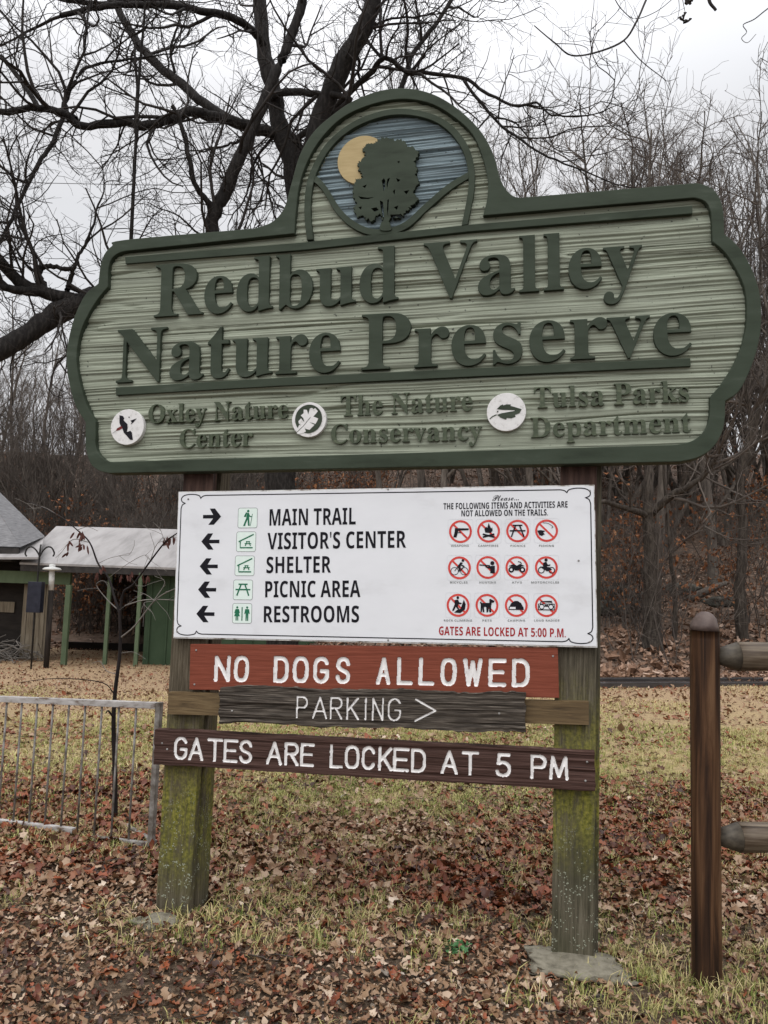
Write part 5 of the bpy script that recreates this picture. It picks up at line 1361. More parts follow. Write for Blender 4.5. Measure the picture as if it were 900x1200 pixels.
SYM = {}
def icon(F_, kd, T_, k):
    w_ = k * .11
    if kd == 'weapons':
        F_.poly(T_([(-.5, .08), (.7, .12), (.72, .28), (-.48, .3)])); F_.poly(T_([(-.48, .28), (-.12, .2), (-.22, -.06), (-.34, -.5), (-.62, -.5), (-.5, .0)])); F_.stroke(T_([(-.1, .1), (.02, -.08), (-.22, -.1)]), w_ * .6)
    elif kd == 'campfires':
        F_.poly(T_([(-.28, -.12), (-.36, .2), (-.18, .4), (-.12, .28), (.02, .72), (.14, .42), (.24, .22), (.32, .35), (.36, .05), (.2, -.16)])); F_.stroke(T_([(-.5, -.52), (.5, -.26)]), w_ * 1.4); F_.stroke(T_([(-.5, -.26), (.5, -.52)]), w_ * 1.4)
    elif kd == 'picnics': table(F_, lambda P_: T_([(x * 1.1, y) for x, y in P_]), w_ * 1.1)
    elif kd == 'fishing':
        F_.poly(T_([(-.82, .02), (-.5, .06), (-.1, -.02), (-.3, -.16), (-.14, -.3), (-.4, -.46), (-.62, -.4), (-.72, -.18)])); F_.stroke(T_(catmull([(-.3, .7), (.1, .66), (.48, .42), (.56, .3), (.42, .22)], 4)), w_ * .4)
    elif kd == 'bicycles':
        F_.ring(T_([(-.42, -.28)])[0], k * .32, w_ * .45); F_.ring(T_([(.42, -.28)])[0], k * .32, w_ * .45); F_.disc(T_([(.3, .64)])[0], k * .12); F_.poly(T_([(-.14, .18), (.1, .5), (.3, .44), (.2, .28), (.46, .16), (.42, .06), (.1, .2), (.12, -.02), (.02, -.34), (-.1, -.3), (-.02, .0), (-.22, .08)])); F_.stroke(T_([(-.42, -.28), (-.16, .08), (.1, -.28), (.38, .1)]), w_ * .5)
    elif kd == 'hunting':
        F_.disc(T_([(.4, .38)])[0], k * .18); F_.poly(T_([(.1, .12), (.62, .16), (.62, -.5), (.22, -.5), (.22, -.12), (-.06, -.06), (-.1, .02)])); F_.stroke(T_([(-.72, .22), (.2, .16)]), w_ * .9); F_.stroke(T_([(-.2, .12), (-.02, -.02)]), w_)
    elif kd == 'atvs':
        for sx in (-.48, .48): F_.disc(T_([(sx, -.2)])[0], k * .25, 0); F_.disc(T_([(sx, -.2)])[0], k * .11, 1)
        F_.poly(T_([(-.72, .12), (-.3, .3), (.0, .16), (.3, .32), (.7, .12), (.4, .1), (.16, -.26), (-.16, -.26), (-.4, .06)])); F_.stroke(T_([(.1, .52), (.34, .46), (.42, .3)]), w_ * .6)
    elif kd == 'motorcycles':
        for sx in (-.44, .46): F_.ring(T_([(sx, -.24)])[0], k * .25, w_ * .7)
        F_.disc(T_([(-.02, .66)])[0], k * .14); F_.poly(T_([(-.26, .42), (.0, .5), (.14, .24), (.36, .28), (.34, .16), (.02, .1), (.24, -.1), (.1, -.36), (-.04, -.3), (.04, -.06), (-.3, .04)])); F_.poly(T_([(-.56, .1), (.3, .02), (.5, -.2), (.1, -.3), (-.2, -.2)]))
    elif kd == 'climbing':
        F_.poly(T_([(.5, .5), (.66, .1), (.6, -.35), (.2, -.66), (-.34, -.62), (-.1, -.4), (.22, -.3), (.36, .1)])); F_.disc(T_([(-.02, .66)])[0], k * .12); F_.poly(T_([(-.3, .46), (.0, .5), (.1, .26), (.32, .22), (.3, .12), (.02, .08), (-.02, -.14), (.12, -.3), (.02, -.4), (-.2, -.12), (-.36, -.48), (-.52, -.46), (-.3, .06)]))
    elif kd == 'pets':
        F_.poly(T_([(-.62, .22), (-.52, .34), (-.44, .2), (.22, .22), (.2, .5), (.3, .56), (.66, .4), (.6, .26), (.42, .22), (.36, -.02), (.36, -.6), (.2, -.6), (.18, -.14), (.1, -.6), (-.04, -.6), (-.06, -.14), (-.26, -.14), (-.22, -.6), (-.36, -.6), (-.4, -.2), (-.44, -.6), (-.56, -.6), (-.54, .1)]))
    elif kd == 'camping':
        F_.poly(T_([(-.6, -.1), (-.44, .2), (-.14, .4), (.14, .4), (.42, .22), (.58, -.1)])); F_.poly(T_([(-.64, -.1), (.62, -.1), (.66, -.38), (-.68, -.38)])); F_.poly(T_([(-.54, -.13), (-.06, -.13), (-.06, -.31), (-.58, -.31)]), 1)
    else:
        F_.poly(T_([(-.72, .18), (.72, .18), (.72, -.4), (-.72, -.4)])); F_.poly(T_([(-.64, .1), (.64, .1), (.64, -.32), (-.64, -.32)]), 1)
        for sx in (-.4, .4): F_.ring(T_([(sx, -.1)])[0], k * .2, w_ * .7)
        F_.poly(T_([(-.16, .08), (.16, .08), (.16, -.1), (-.16, -.1)])); F_.stroke(T_([(-.5, .2), (-.46, .36), (.46, .36), (.5, .2)]), w_ * .7)


CX = [[170, 311, 457, 602], [165, 307, 453, 601], [158, 303, 450, 601]]
CY = [[270, 268, 267, 265.5], [452, 450, 450, 450], [640, 640, 641, 642]]
KD = [['weapons', 'campfires', 'picnics', 'fishing'], ['bicycles', 'hunting', 'atvs', 'motorcycles'], ['climbing', 'pets', 'camping', 'radios']]
CAP = [['WEAPONS', 'CAMPFIRES', 'PICNICS', 'FISHING'], ['BICYCLES', 'HUNTING', "ATV'S", 'MOTORCYCLES'], ['ROCK CLIMBING', 'PETS', 'CAMPING', 'LOUD RADIOS']]
CXR = [[(122, 212), (259, 360), (421, 495), (565, 639)], [(118, 206), (265, 348), (428, 478), (525, 665)], [(87, 228), (280, 327), (407, 494), (540, 667)]]
CYR = [347, 531, 722]
for r0 in range(3):
    for c0 in range(4):
        px, py = 500 + CX[r0][c0] / 4.286, 560 + CY[r0][c0] / 4.286
        c = PB.p(px, py)
        k = abs(PB.p(px + 13.5, py)[0] - PB.p(px - 13.5, py)[0]) / 2
        T_ = lambda P_, c=c, k=k: [(c[0] + x * k, c[1] + y * k) for x, y in P_]
        F_ = Flat(PF)
        F_.stroke(rrect(c, k * 1.08, k * 1.08, k * .2), .0011, 1, True)
        F_.ring(c, k * .9, k * .19, 0, 36)
        F_.stroke(T_([(-.62, .62), (.62, -.62)]), k * .17, 0)
        so = F_.build('prohibition_circle', [M['red'], M['faint']], face)
        F_ = Flat(PF + .0008)
        icon(F_, KD[r0][c0], T_, k)
        F_.build('pictogram_print', [M['black'], M['white']], so)
        a_, b_ = CXR[r0][c0]
        ptext('sans', CAP[r0][c0], (500 + a_ / 4.286, 560 + CYR[r0] / 4.286 - .3), (500 + b_ / 4.286, 560 + CYR[r0] / 4.286 - .3), 2.3, 'grey', 'caption', .05, so)

# ------------------------------------------------------------------ stones, fence, gate
def rock(name, c, size, seed, mat, flat=1.0, n=26, rot=0.0):
    V, F = [], []
    m_ = n // 2
    for j_ in range(m_ + 1):
        th = math.pi * j_ / m_
        for i_ in range(n):
            ph = 2 * math.pi * i_ / n
            d = np.array([math.sin(th) * math.cos(ph), math.sin(th) * math.sin(ph), math.cos(th)])
            d2 = np.sign(d) * np.abs(d) ** .75
            w = 1 + .55 * (float(vnoise(d[0] * 2 + seed * 7, d[1] * 2 + d[2] * 3.1, seed)) - .5) + .16 * (float(vnoise(d[0] * 6 + seed, d[1] * 6 + d[2] * 5, seed + 1)) - .5)
            p = d2 * w * np.array(size)
            x, y = p[0] * math.cos(rot) - p[1] * math.sin(rot), p[0] * math.sin(rot) + p[1] * math.cos(rot)
            V.append((x, y, p[2]))
    for j_ in range(m_):
        for i_ in range(n):
            F.append((j_ * n + i_, (j_ + 1) * n + i_, (j_ + 1) * n + (i_ + 1) % n, j_ * n + (i_ + 1) % n))
    o = mk(name, V, F, mat, smooth=True)
    o.location = c
    return o


M['slab'] = pmat('grey_brown_sandstone', [(.25, (.07, .062, .045)), (.5, (.16, .145, .11)), (.75, (.22, .20, .155))], (1, 1, 1), 30, 9, .85, .6, .01, .2)
M['hill_rock'] = pmat('lichened_hill_rock', [(.25, (.018, .017, .014)), (.5, (.062, .058, .048)), (.75, (.15, .145, .125))], (1, 1, 1), 4, 8, .9, .7, .03, .2)
p = ground(672, 1136)
tag(rock('footing_stone', (p[0] + .0, p[1] - .0, .014), (.215, .125, .026), 3, M['slab'], rot=S_ROT - .1), 'flat sandstone slab under the right post of the big sign', 'stone')
p = ground(182, 1082)
tag(rock('footing_stone', (p[0] + .0, p[1], .0), (.10, .07, .030), 5, M['slab'], rot=.2), 'small rounded stone at the foot of the left mossy post', 'stone')

# round rail fence
M['fence_post'] = pmat('wet_red_brown_post', [(.3, (.007, .004, .003)), (.44, (.028, .014, .008)), (.54, (.064, .031, .015)), (.68, (.13, .071, .037))], (15, 15, .7), 2.0, 9, .6, .7, .005, .15, dist=.5)
M['fence_cap'] = pmat('weathered_post_dome', [(.25, (.05, .032, .028)), (.6, (.10, .072, .062)), (.85, (.15, .12, .11))], (1, 1, 1), 26, 6, .6, .3, .003, .35)
M['rail'] = pmat('grey_brown_round_rail', [(.3, (.020, .013, .008)), (.47, (.068, .048, .032)), (.58, (.12, .093, .066)), (.75, (.20, .155, .11))], (.9, 16, 16), 3, 8, .4, .5, .003, .22, dist=.4)
M['rail_end'] = pmat('dark_shaved_rail_end', [(.3, (.03, .024, .018)), (.7, (.09, .075, .055))], (5, 9, 9), 5, 5, .6, .3, .003, .3)
FB = ground(828, 1154)
fence = empty('rail_fence', FB, (0, 0, 0))
tag(fence, 'round post and rail wooden fence at the right edge, wet brown post with domed top', 'fence')
def fpost(x, h_=1.452):
    m_ = MB().lathe([(.055, -.3)] + [(.056, (h_ - .075) * k / 40) for k in range(41)] + [(.057, h_ - .075)], (x, 0, 0), 28, 0)
    m_.V = [(x + (a - x) * w_, b * w_, c) for a, b, c in m_.V for w_ in [1 + .10 * (float(vnoise(math.atan2(b, a - x) * 5.5 + 20, c * .7 + x, 71)) - .5) + .05 * (float(vnoise(math.atan2(b, a - x) * 14 + 60, c * 1.6 + x, 72)) - .5)]]
    o_ = m_.build('post', M['fence_post'], fence, True)
    m_ = MB().lathe([(.0575, h_ - .0745), (.054, h_ - .052), (.045, h_ - .026), (.031, h_ - .008), (.014, h_ + .001), (.002, h_ + .002)], (x, 0, 0), 28, 0)
    m_.V = [(x + (a - x) * w_, b * w_, c + (w_ - 1) * .05) for a, b, c in m_.V for w_ in [1 + .13 * (float(vnoise(math.atan2(b, a - x) * 1.6 + 20, c * 30 + x, 75)) - .5)]]
    m_.build('domed_top', M['fence_cap'], o_, True)
fpost(0); fpost(2.45, 1.50)
for z_ in (1.275, .562):
    P_ = [(.045, .0, z_), (.13, -.0, z_ + .002), (.135, 0, z_ + .003), (2.3, .0, z_ + .076), (2.42, 0, z_ + .078)]
    m_ = MB().tube(P_[:2], [.030, .0575], 24)
    e_ = m_.build('rail_end', M['rail_end'], None, True)
    PP = [np.array(P_[1]) + (np.array(P_[3]) - np.array(P_[1])) * k / 30 for k in range(31)]
    m_ = MB().tube(PP, [.058 + .003 * (float(vnoise(k * .35, z_, 73)) - .5) for k in range(31)], 24)
    rl = m_.build('rail', M['rail'], fence, True)
    e_.parent = rl
# grey metal gate at the left
M['galv'] = pmat('dull_grey_gate_metal', [(.3, (.05, .036, .026)), (.45, (.13, .115, .10)), (.6, (.23, .215, .20)), (.8, (.34, .325, .31))], (3, 3, 3), 5, 7, .55, .2, .002, .4)
M['galv_top'] = pmat('pale_rusting_rail_paint', [(.34, (.10, .06, .04)), (.46, (.30, .28, .265)), (.7, (.44, .42, .41))], (3, 3, 9), 4, 7, .5, .2, .002, .4)
GR = ground(176.5, 996)
GRt = at(187.5, 823, GR[1])
GL = ground(0, 966)
gd = np.array([GL[0] - GR[0], GL[1] - GR[1]])
gd /= np.linalg.norm(gd)
gate = empty('metal_gate', GR, (0, 0, math.atan2(gd[1], gd[0])))
tag(gate, 'low grey metal gate of thin upright bars standing open on the leaves', 'gate')
GH = GRt[2] - GR[2]
def gz(x): return float(terrain(GR[0] + gd[0] * x, GR[1] + gd[1] * x)) - GR[2]
WG = 3.3
m_ = MB().box(-.016, .016, -.016, .016, -.02, GH, 0, .003)
m_.build('end_upright', M['galv'], gate)
m_ = MB().box(.0165, WG, -.018, .018, GH - .036, GH, 0, .003)
m_.build('top_rail', M['galv_top'], gate)
m_ = MB().box(.0165, .42, -.014, .014, .012, .040, 0, .003)
m_.build('bottom_rail', M['galv'], gate)
m_ = MB().box(.55, WG, -.016, .016, .040, .070, 0, .003)
m_.build('bottom_rail', M['galv_top'], gate)
for k in range(26):
    x_ = .155 + k * .1235
    if x_ > WG - .02: break
    m_ = MB().tube([(x_, 0, .03), (x_ + .003, 0, GH - .034)], .0062, 6)
    m_.build('bar', M['galv'], gate, True)
m_ = MB().hexa([(.0, -.05, .01), (.62, -.42, .0), (.62, -.42, .03), (.0, -.05, .04), (.0, -.02, .01), (.62, -.39, .0), (.62, -.39, .03), (.0, -.02, .04)])
m_.build('brace_foot', M['galv'], gate)
for ch in gate.children:           # it sags a little towards the far end
    for v in ch.data.vertices: v.co.z -= .052 * v.co.x

# green weed in front
M['weed'] = attr_mat('fresh_green_leaf', [(0, (.03, .09, .03)), (1, (.08, .19, .07))], rough=.5)
wp = ground(537, 1118)
n_ = 46
a_ = rng.uniform(0, 2 * np.pi, n_)
r_ = .055 * np.sqrt(rng.random(n_))
Vw, Fw, Tw = leaf_mesh('w', r_ * np.cos(a_), r_ * np.sin(a_), rng.uniform(.018, .032, n_), rng.random(n_), None, kind='oval', tilt=.5, Z=rng.uniform(.005, .045, n_))
wd = mk('weed', Vw, Fw, M['weed'], attr={'tone': Tw})
wd.location = wp
tag(wd, 'little fresh green weed among the brown leaves in front of the sign', 'plant')

# ------------------------------------------------------------------ shelter, house and yard things on the left
M['roof'] = pmat('pale_wet_metal_roof', [(.3, (.21, .20, .195)), (.5, (.30, .285, .28)), (.75, (.36, .345, .34))], (2.2, .5, .5), 1.3, 8, .6, .08, .01, .2)
M['shingle'] = pmat('grey_shingle', [(.3, (.085, .084, .086)), (.5, (.145, .143, .147)), (.7, (.22, .217, .222))], (3, 3, 30), 2.2, 6, .8, .5, .02, .3)
M['fascia'] = pmat('dark_fascia', [(.3, (.02, .018, .018)), (.7, (.05, .045, .042))], (1, 1, 1), 6, 4, .7, .1)
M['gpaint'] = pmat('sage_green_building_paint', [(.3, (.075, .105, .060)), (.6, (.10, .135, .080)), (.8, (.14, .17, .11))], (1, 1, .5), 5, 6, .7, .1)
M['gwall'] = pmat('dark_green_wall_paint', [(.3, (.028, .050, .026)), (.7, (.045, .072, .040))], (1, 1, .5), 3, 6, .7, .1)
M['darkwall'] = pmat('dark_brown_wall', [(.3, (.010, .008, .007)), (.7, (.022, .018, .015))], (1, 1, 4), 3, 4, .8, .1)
M['boards'] = pmat('tan_weathered_boards', [(.25, (.06, .045, .030)), (.5, (.14, .115, .082)), (.75, (.22, .19, .145))], (7, 7, .6), 2.4, 7, .8, .4, .01, .25)
BP = ground(76, 780)
BY = BP[1]
BZ = BP[2]
def b_at(px, py, dy=0.0): return at(px, py, BY + dy)
shelter = empty('picnic_shelter', BP)
tag(shelter, 'open picnic shelter with pale low roof and green posts left of the sign', 'shelter')
def rel(p): return tuple(np.asarray(p) - BP)
eL, eR = b_at(23, 659, .15), b_at(215, 656.5, .15)
eR = eL + (eR - eL) * 1.9
eR[2] = eL[2]
ri = b_at(66, 616.5, 3.6)
rl_ = np.array([ri[0], ri[1], ri[2]])
rr_ = np.array([eR[0], ri[1], ri[2] + .06])
bl_ = np.array([eL[0], ri[1] + 4, eL[2]])
br_ = np.array([eR[0], ri[1] + 4, eL[2]])
m_ = MB()
T0 = [eL, eR, rr_, rl_]
m_.add([rel(p) for p in T0] + [rel(p - np.array([0, 0, .05])) for p in T0], [(0, 1, 2, 3), (7, 6, 5, 4), (0, 4, 5, 1), (1, 5, 6, 2), (3, 7, 4, 0)])
T1 = [rl_ + np.array([0, .01, 0]), rr_ + np.array([0, .01, 0]), br_, bl_]
m_.add([rel(p) for p in T1] + [rel(p - np.array([0, 0, .05])) for p in T1], [(0, 1, 2, 3), (7, 6, 5, 4), (1, 5, 6, 2), (2, 6, 7, 3)])
m_.add([rel(eL), rel(rl_), rel(bl_)], [(0, 1, 2)])
rf = m_.build('roof', M['roof'], shelter)
lk = [at(-40, 653, BY - .05), at(46, 653, BY - .05), at(52, 629, BY + 1.7), at(-40, 629, BY + 1.7)]
m_ = MB()
m_.hexa([rel(p) for p in lk] + [rel(p - np.array([0, 0, .05])) for p in lk])
m_.build('link_roof', M['roof'], shelter)
x0, x1, ye, ze = eL[0] - BP[0], eR[0] - BP[0], eL[1] - BP[1], eL[2] - BP[2]
MB().box(x0 + .02, x1, ye + .012, ye + .05, ze - .20, ze - .055).build('fascia', M['fascia'], shelter)
MB().box(x0 - 1.7, b_at(83, 670, .6)[0] - BP[0], ye + .45, ye + .57, ze - .50, ze - .205).build('beam', M['gpaint'], shelter)
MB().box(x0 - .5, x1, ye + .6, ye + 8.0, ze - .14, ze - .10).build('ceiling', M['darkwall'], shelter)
for (pt, pb, w_, dy) in [((81, 678), (75, 781), .12, 0), ((128, 694), (122.5, 781), .09, .5), ((163, 704), (159, 783), .09, .2)]:
    a_ = at(pb[0], pb[1], BY + dy)
    b_ = at(pt[0], pt[1], BY + dy)
    cx = (a_[0] + b_[0]) / 2 - BP[0]
    MB().box(cx - w_ / 2, cx + w_ / 2, dy - w_ / 2, dy + w_ / 2, -.35, ze - .50 if dy == 0 else ze - .15, 0, .008).build('post', M['gpaint'], shelter)
wx = at(169, 740, BY + .7)[0] - BP[0]
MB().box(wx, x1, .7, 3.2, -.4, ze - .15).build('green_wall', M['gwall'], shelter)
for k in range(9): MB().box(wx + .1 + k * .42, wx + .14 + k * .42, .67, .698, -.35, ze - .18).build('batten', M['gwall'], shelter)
tw0, tw1 = at(25.5, 730, BY + .9)[0] - BP[0], at(57, 730, BY + .9)[0] - BP[0]
m_ = MB()
for k in range(6):
    w_ = (tw1 - tw0) / 6
    m_.box(tw0 + k * w_ + .004, tw0 + (k + 1) * w_ - .004, .88 + .01 * (k % 2), .93, -.3, ze - .52)
m_.build('board_wall', M['boards'], shelter)
MB().box(x0 - .3, wx, 4.2, 4.35, -.3, .22).build('low_wall', M['darkwall'], shelter)

# house at the very left
house = empty('visitor_house', (BP[0] - 2.6, BY + .2, BZ))
tag(house, 'dark walled house with grey shingle roof cut off by the left edge', 'house')
hb_ = np.array([BP[0] - 2.6, BY + .2, BZ])
def hrel(p): return tuple(np.asarray(p) - hb_)
c0 = at(24, 641, BY + .2)
apex = at(-40, 538, BY + 3.6)
far_l = np.array([c0[0] - 9, c0[1], c0[2] - .02])
apex_l = np.array([apex[0] - 8, apex[1], apex[2]])
back = at(52.5, 628.5, (BY + .2) * 1.075)
low = at(27, 640, BY - 1.0)
m_ = MB()
m_.add([hrel(far_l), hrel(c0), hrel(apex), hrel(apex_l)], [(0, 1, 2, 3)])
m_.add([hrel(c0 + np.array([.004, 0, 0])), hrel(back), hrel(apex + np.array([.004, 0, 0]))], [(0, 1, 2)])
m_.build('roof', M['shingle'], house)
zz = c0[2] - hb_[2]
MB().box(far_l[0] - hb_[0], c0[0] - hb_[0] - .04, c0[1] - hb_[1] + .02, c0[1] - hb_[1] + .08, zz - .24, zz - .03).build('fascia', M['fascia'], house)
hx1 = at(27, 720, BY + 1.2)[0] - hb_[0]
MB().box(-9, hx1, 1.0, 1.2, -.4, zz - .25).build('wall', M['darkwall'], house)
MB().box(-9, c0[0] - hb_[0] - .1, -.2, 1.2, zz - .36, zz - .26).build('soffit', M['darkwall'], house)
sa, sb_ = at(1, 705, BY + 1.1), at(15, 718, BY + 1.1)
MB().box(sa[0] - hb_[0] - .2, sb_[0] - hb_[0], .955, .985, sb_[2] - hb_[2], sa[2] - hb_[2], 0, .004).build('name_board', M['boards'], house)

# bird feeder pole with baffle (shepherd's crook) and tube feeder with white cap
M['iron'] = pmat('black_iron', [(.3, (.012, .012, .012)), (.7, (.03, .028, .027))], (1, 1, 1), 20, 3, .5, .1)
M['baffle'] = pmat('blue_black_baffle', [(.3, (.012, .013, .022)), (.7, (.024, .026, .040))], (1, 1, 1), 8, 3, .45, .05)
pb = ground(36.5, 784)
hook = empty('feeder_crook', pb)
tag(hook, 'black crook pole with two curled arms and a dark blue box baffle', 'garden pole')
def on(px, py): return np.asarray(at(px, py, pb[1])) - pb
top_ = on(48, 638)
MB().tube([(0, 0, -.2), on(40.5, 715) * [1, 1, 1], on(44, 680), on(46.5, 648), top_], .020, 8).build('pole', M['iron'], hook, True)
for s_ in (-1, 1):
    c_ = [on(46.6, 652), on(46.6 + s_ * 4, 645), on(46.6 + s_ * 9, 641), on(46.6 + s_ * 14, 642), on(46.6 + s_ * 17, 648), on(46.6 + s_ * 15.5, 652)]
    MB().tube(catmull(c_, 4), .019, 6).build('curled_arm', M['iron'], hook, True)
ba, bb = on(33, 717.5), on(50.5, 682)
cx_ = (ba[0] + bb[0]) / 2
MB().box(cx_ - .155, cx_ + .155, -.1, .1, ba[2], bb[2], 0, .012).build('baffle', M['baffle'], hook)
pf = ground(54, 783)
M['clear'] = pmat('cloudy_clear_tube', [(.3, (.40, .40, .38)), (.7, (.62, .62, .60))], (1, 1, 2), 9, 4, .25, .05, .002, .5)
M['whitecap'] = pmat('white_cap_paint', [(.3, (.50, .50, .48)), (.7, (.60, .60, .58))], (1, 1, 1), 9, 4, .4, .05)
M['burnt'] = pmat('black_wood_post', [(.3, (.012, .010, .009)), (.7, (.035, .028, .024))], (4, 4, .5), 5, 5, .8, .2)
feeder = empty('tube_feeder', pf)
tag(feeder, 'clear tube feeder under a wide white disc cap on a black post', 'bird feeder')
def onf(px, py): return np.asarray(at(px, py, pf[1])) - pf
ft, fm, fk = onf(60, 692), onf(61, 668), onf(62, 665)
MB().tube([(0, 0, -.2), ft], .062, 10).build('post', M['burnt'], feeder, True)
MB().tube([ft + [0, 0, .005], fm], [.058, .065], 14).build('tube', M['clear'], feeder, True)
MB().lathe([(.06, -.01), (.20, .0), (.205, .02), (.17, .05), (.07, .07), (.065, .13), (.02, .14)], tuple(fm), 24).build('cap', M['whitecap'], feeder, True)

# heap of cut branches
brs = []
hp = ground(8, 772)
for k in range(150):
    a_ = rng.uniform(0, 2 * np.pi)
    L_k = rng.uniform(.4, 1.5)
    c_ = np.array([hp[0] + rng.normal(-.2, .65), hp[1] + rng.normal(-.3, .3), hp[2] + .05 + abs(rng.normal(0, .17))])
    d_ = np.array([math.cos(a_), math.sin(a_) * .6, rng.normal(.1, .25)])
    P_ = np.array([c_ - d_ * L_k / 2, c_ + rng.normal(0, .06, 3), c_ + d_ * L_k / 2 + rng.normal(0, .08, 3)])
    P_[:, 2] = np.maximum(P_[:, 2], hp[2] + .0)
    brs.append((catmull(P_, 3), np.linspace(.014, .005, 7), 0))
o = tubes_mesh('brush_pile', brs, [4], M['twig_pale'])
tag(o, 'heap of cut grey branches in front of the dark house', 'brush pile', kind='stuff')

# timber edging where the lawn meets the woods
M['timber'] = pmat('wet_black_timber', [(.3, (.018, .016, .016)), (.6, (.045, .042, .042)), (.8, (.11, .11, .115))], (.6, 6, 6), 3, 5, .22, .2, .003, .6)
ea, eb = ground(640, 806), ground(960, 803)
for k, (dy, h_, w_, lab) in enumerate([(0, .085, .16, 'low wet black timber laid along the far edge of the lawn'), (.42, .11, .14, 'second black timber just behind the lawn edge timber')]):
    d_ = eb - ea
    L_k = np.linalg.norm(d_[:2])
    o_ = MB().box(0, L_k, -w_ / 2, w_ / 2, -.06, h_, 0, .012).build('timber_edging', M['timber'])
    o_.location = (ea[0], ea[1] + dy, ea[2] + .01)
    o_.rotation_euler = (0, 0, math.atan2(d_[1], d_[0]))
    tag(o_, lab, 'edging')

# rocks and a fallen log on the slope
for k, (px, py, sx, sz, lab) in enumerate([(722, 700, .75, .30, 'long grey lichened ledge rock on the slope right of the sign post'), (742, 712, .60, .22, 'pale flat rock just below the ledge rock on the slope'),
                                           (798, 692, .50, .20, 'grey rock on the slope right of the large tree'), (712, 716, .45, .2, 'low rock beside the white panel edge on the slope'), (846, 708, .5, .18, 'small dark rock above the rail fence on the slope')]):
    p = ground(px, py)
    tag(rock('hill_rock', (p[0], p[1], p[2] + sz * .15), (sx, .45, sz), 11 + k, M['hill_rock'], n=18), lab, 'rock')
lg = MB()
p0, p1 = ground(808, 706), ground(850, 688)
lg.tube([p0 + [0, 0, .10], (p0 + p1) / 2 + [0, 0, .14], p1 + [0, 0, .12]], [.11, .10, .07], 9)
tag(lg.build('fallen_log', M['bark_grey'], smooth=True), 'fallen grey log lying on the leaf covered slope', 'log')

# ------------------------------------------------------------------ trees
def norm(v): return v / (np.linalg.norm(v) + 1e-9)


def rot_off(d, ang, az):
    ref = np.array([0, 0, 1.0]) if abs(d[2]) < .9 else np.array([1.0, 0, 0])
    a = norm(np.cross(d, ref))
    b = np.cross(d, a)
    return norm(d * math.cos(ang) + (a * math.cos(az) + b * math.sin(az)) * math.sin(ang))


def branch(p, d, L, r0, r1, n, wander, trop, rg):
    P = [np.array(p, float)]
    for k in range(n):
        d = norm(d + rg.normal(0, wander, 3) + np.array([0, 0, trop]))
        P.append(P[-1] + d * L / n)
    return np.array(P), np.linspace(r0, r1, n + 1)


def sprout(out, P, rad, lvl, cfg, rg, t0=.2):
    """child branches along a branch, recursively"""
    if lvl >= len(cfg): return
    c = cfg[lvl]
    L = np.linalg.norm(np.diff(P, axis=0), axis=1).sum()
    k = c['n'](L, rg)
    n = len(P)
    for t in np.sort(rg.uniform(t0, 1, k)):
        x = t * (n - 1)
        i_ = min(int(x), n - 2)
        f_ = x - i_
        p = P[i_] * (1 - f_) + P[i_ + 1] * f_
        r_ = rad[i_] * (1 - f_) + rad[i_ + 1] * f_
        d = norm(P[i_ + 1] - P[i_])
        nd = rot_off(d, R(rg.uniform(*c['ang'])), rg.uniform(0, 2 * np.pi))
        Lc = c['L'](L, t, rg)
        rc = max(min(r_ * .75, c['r'] * Lc), c['rmin'])
        B, rb = branch(p, nd, Lc, rc, max(rc * .35, c['rmin'] * .7), c['seg'], c['w'], c['trop'], rg)
        out.append((B, rb, lvl + 1))
        sprout(out, B, rb, lvl + 1, cfg, rg, .12)


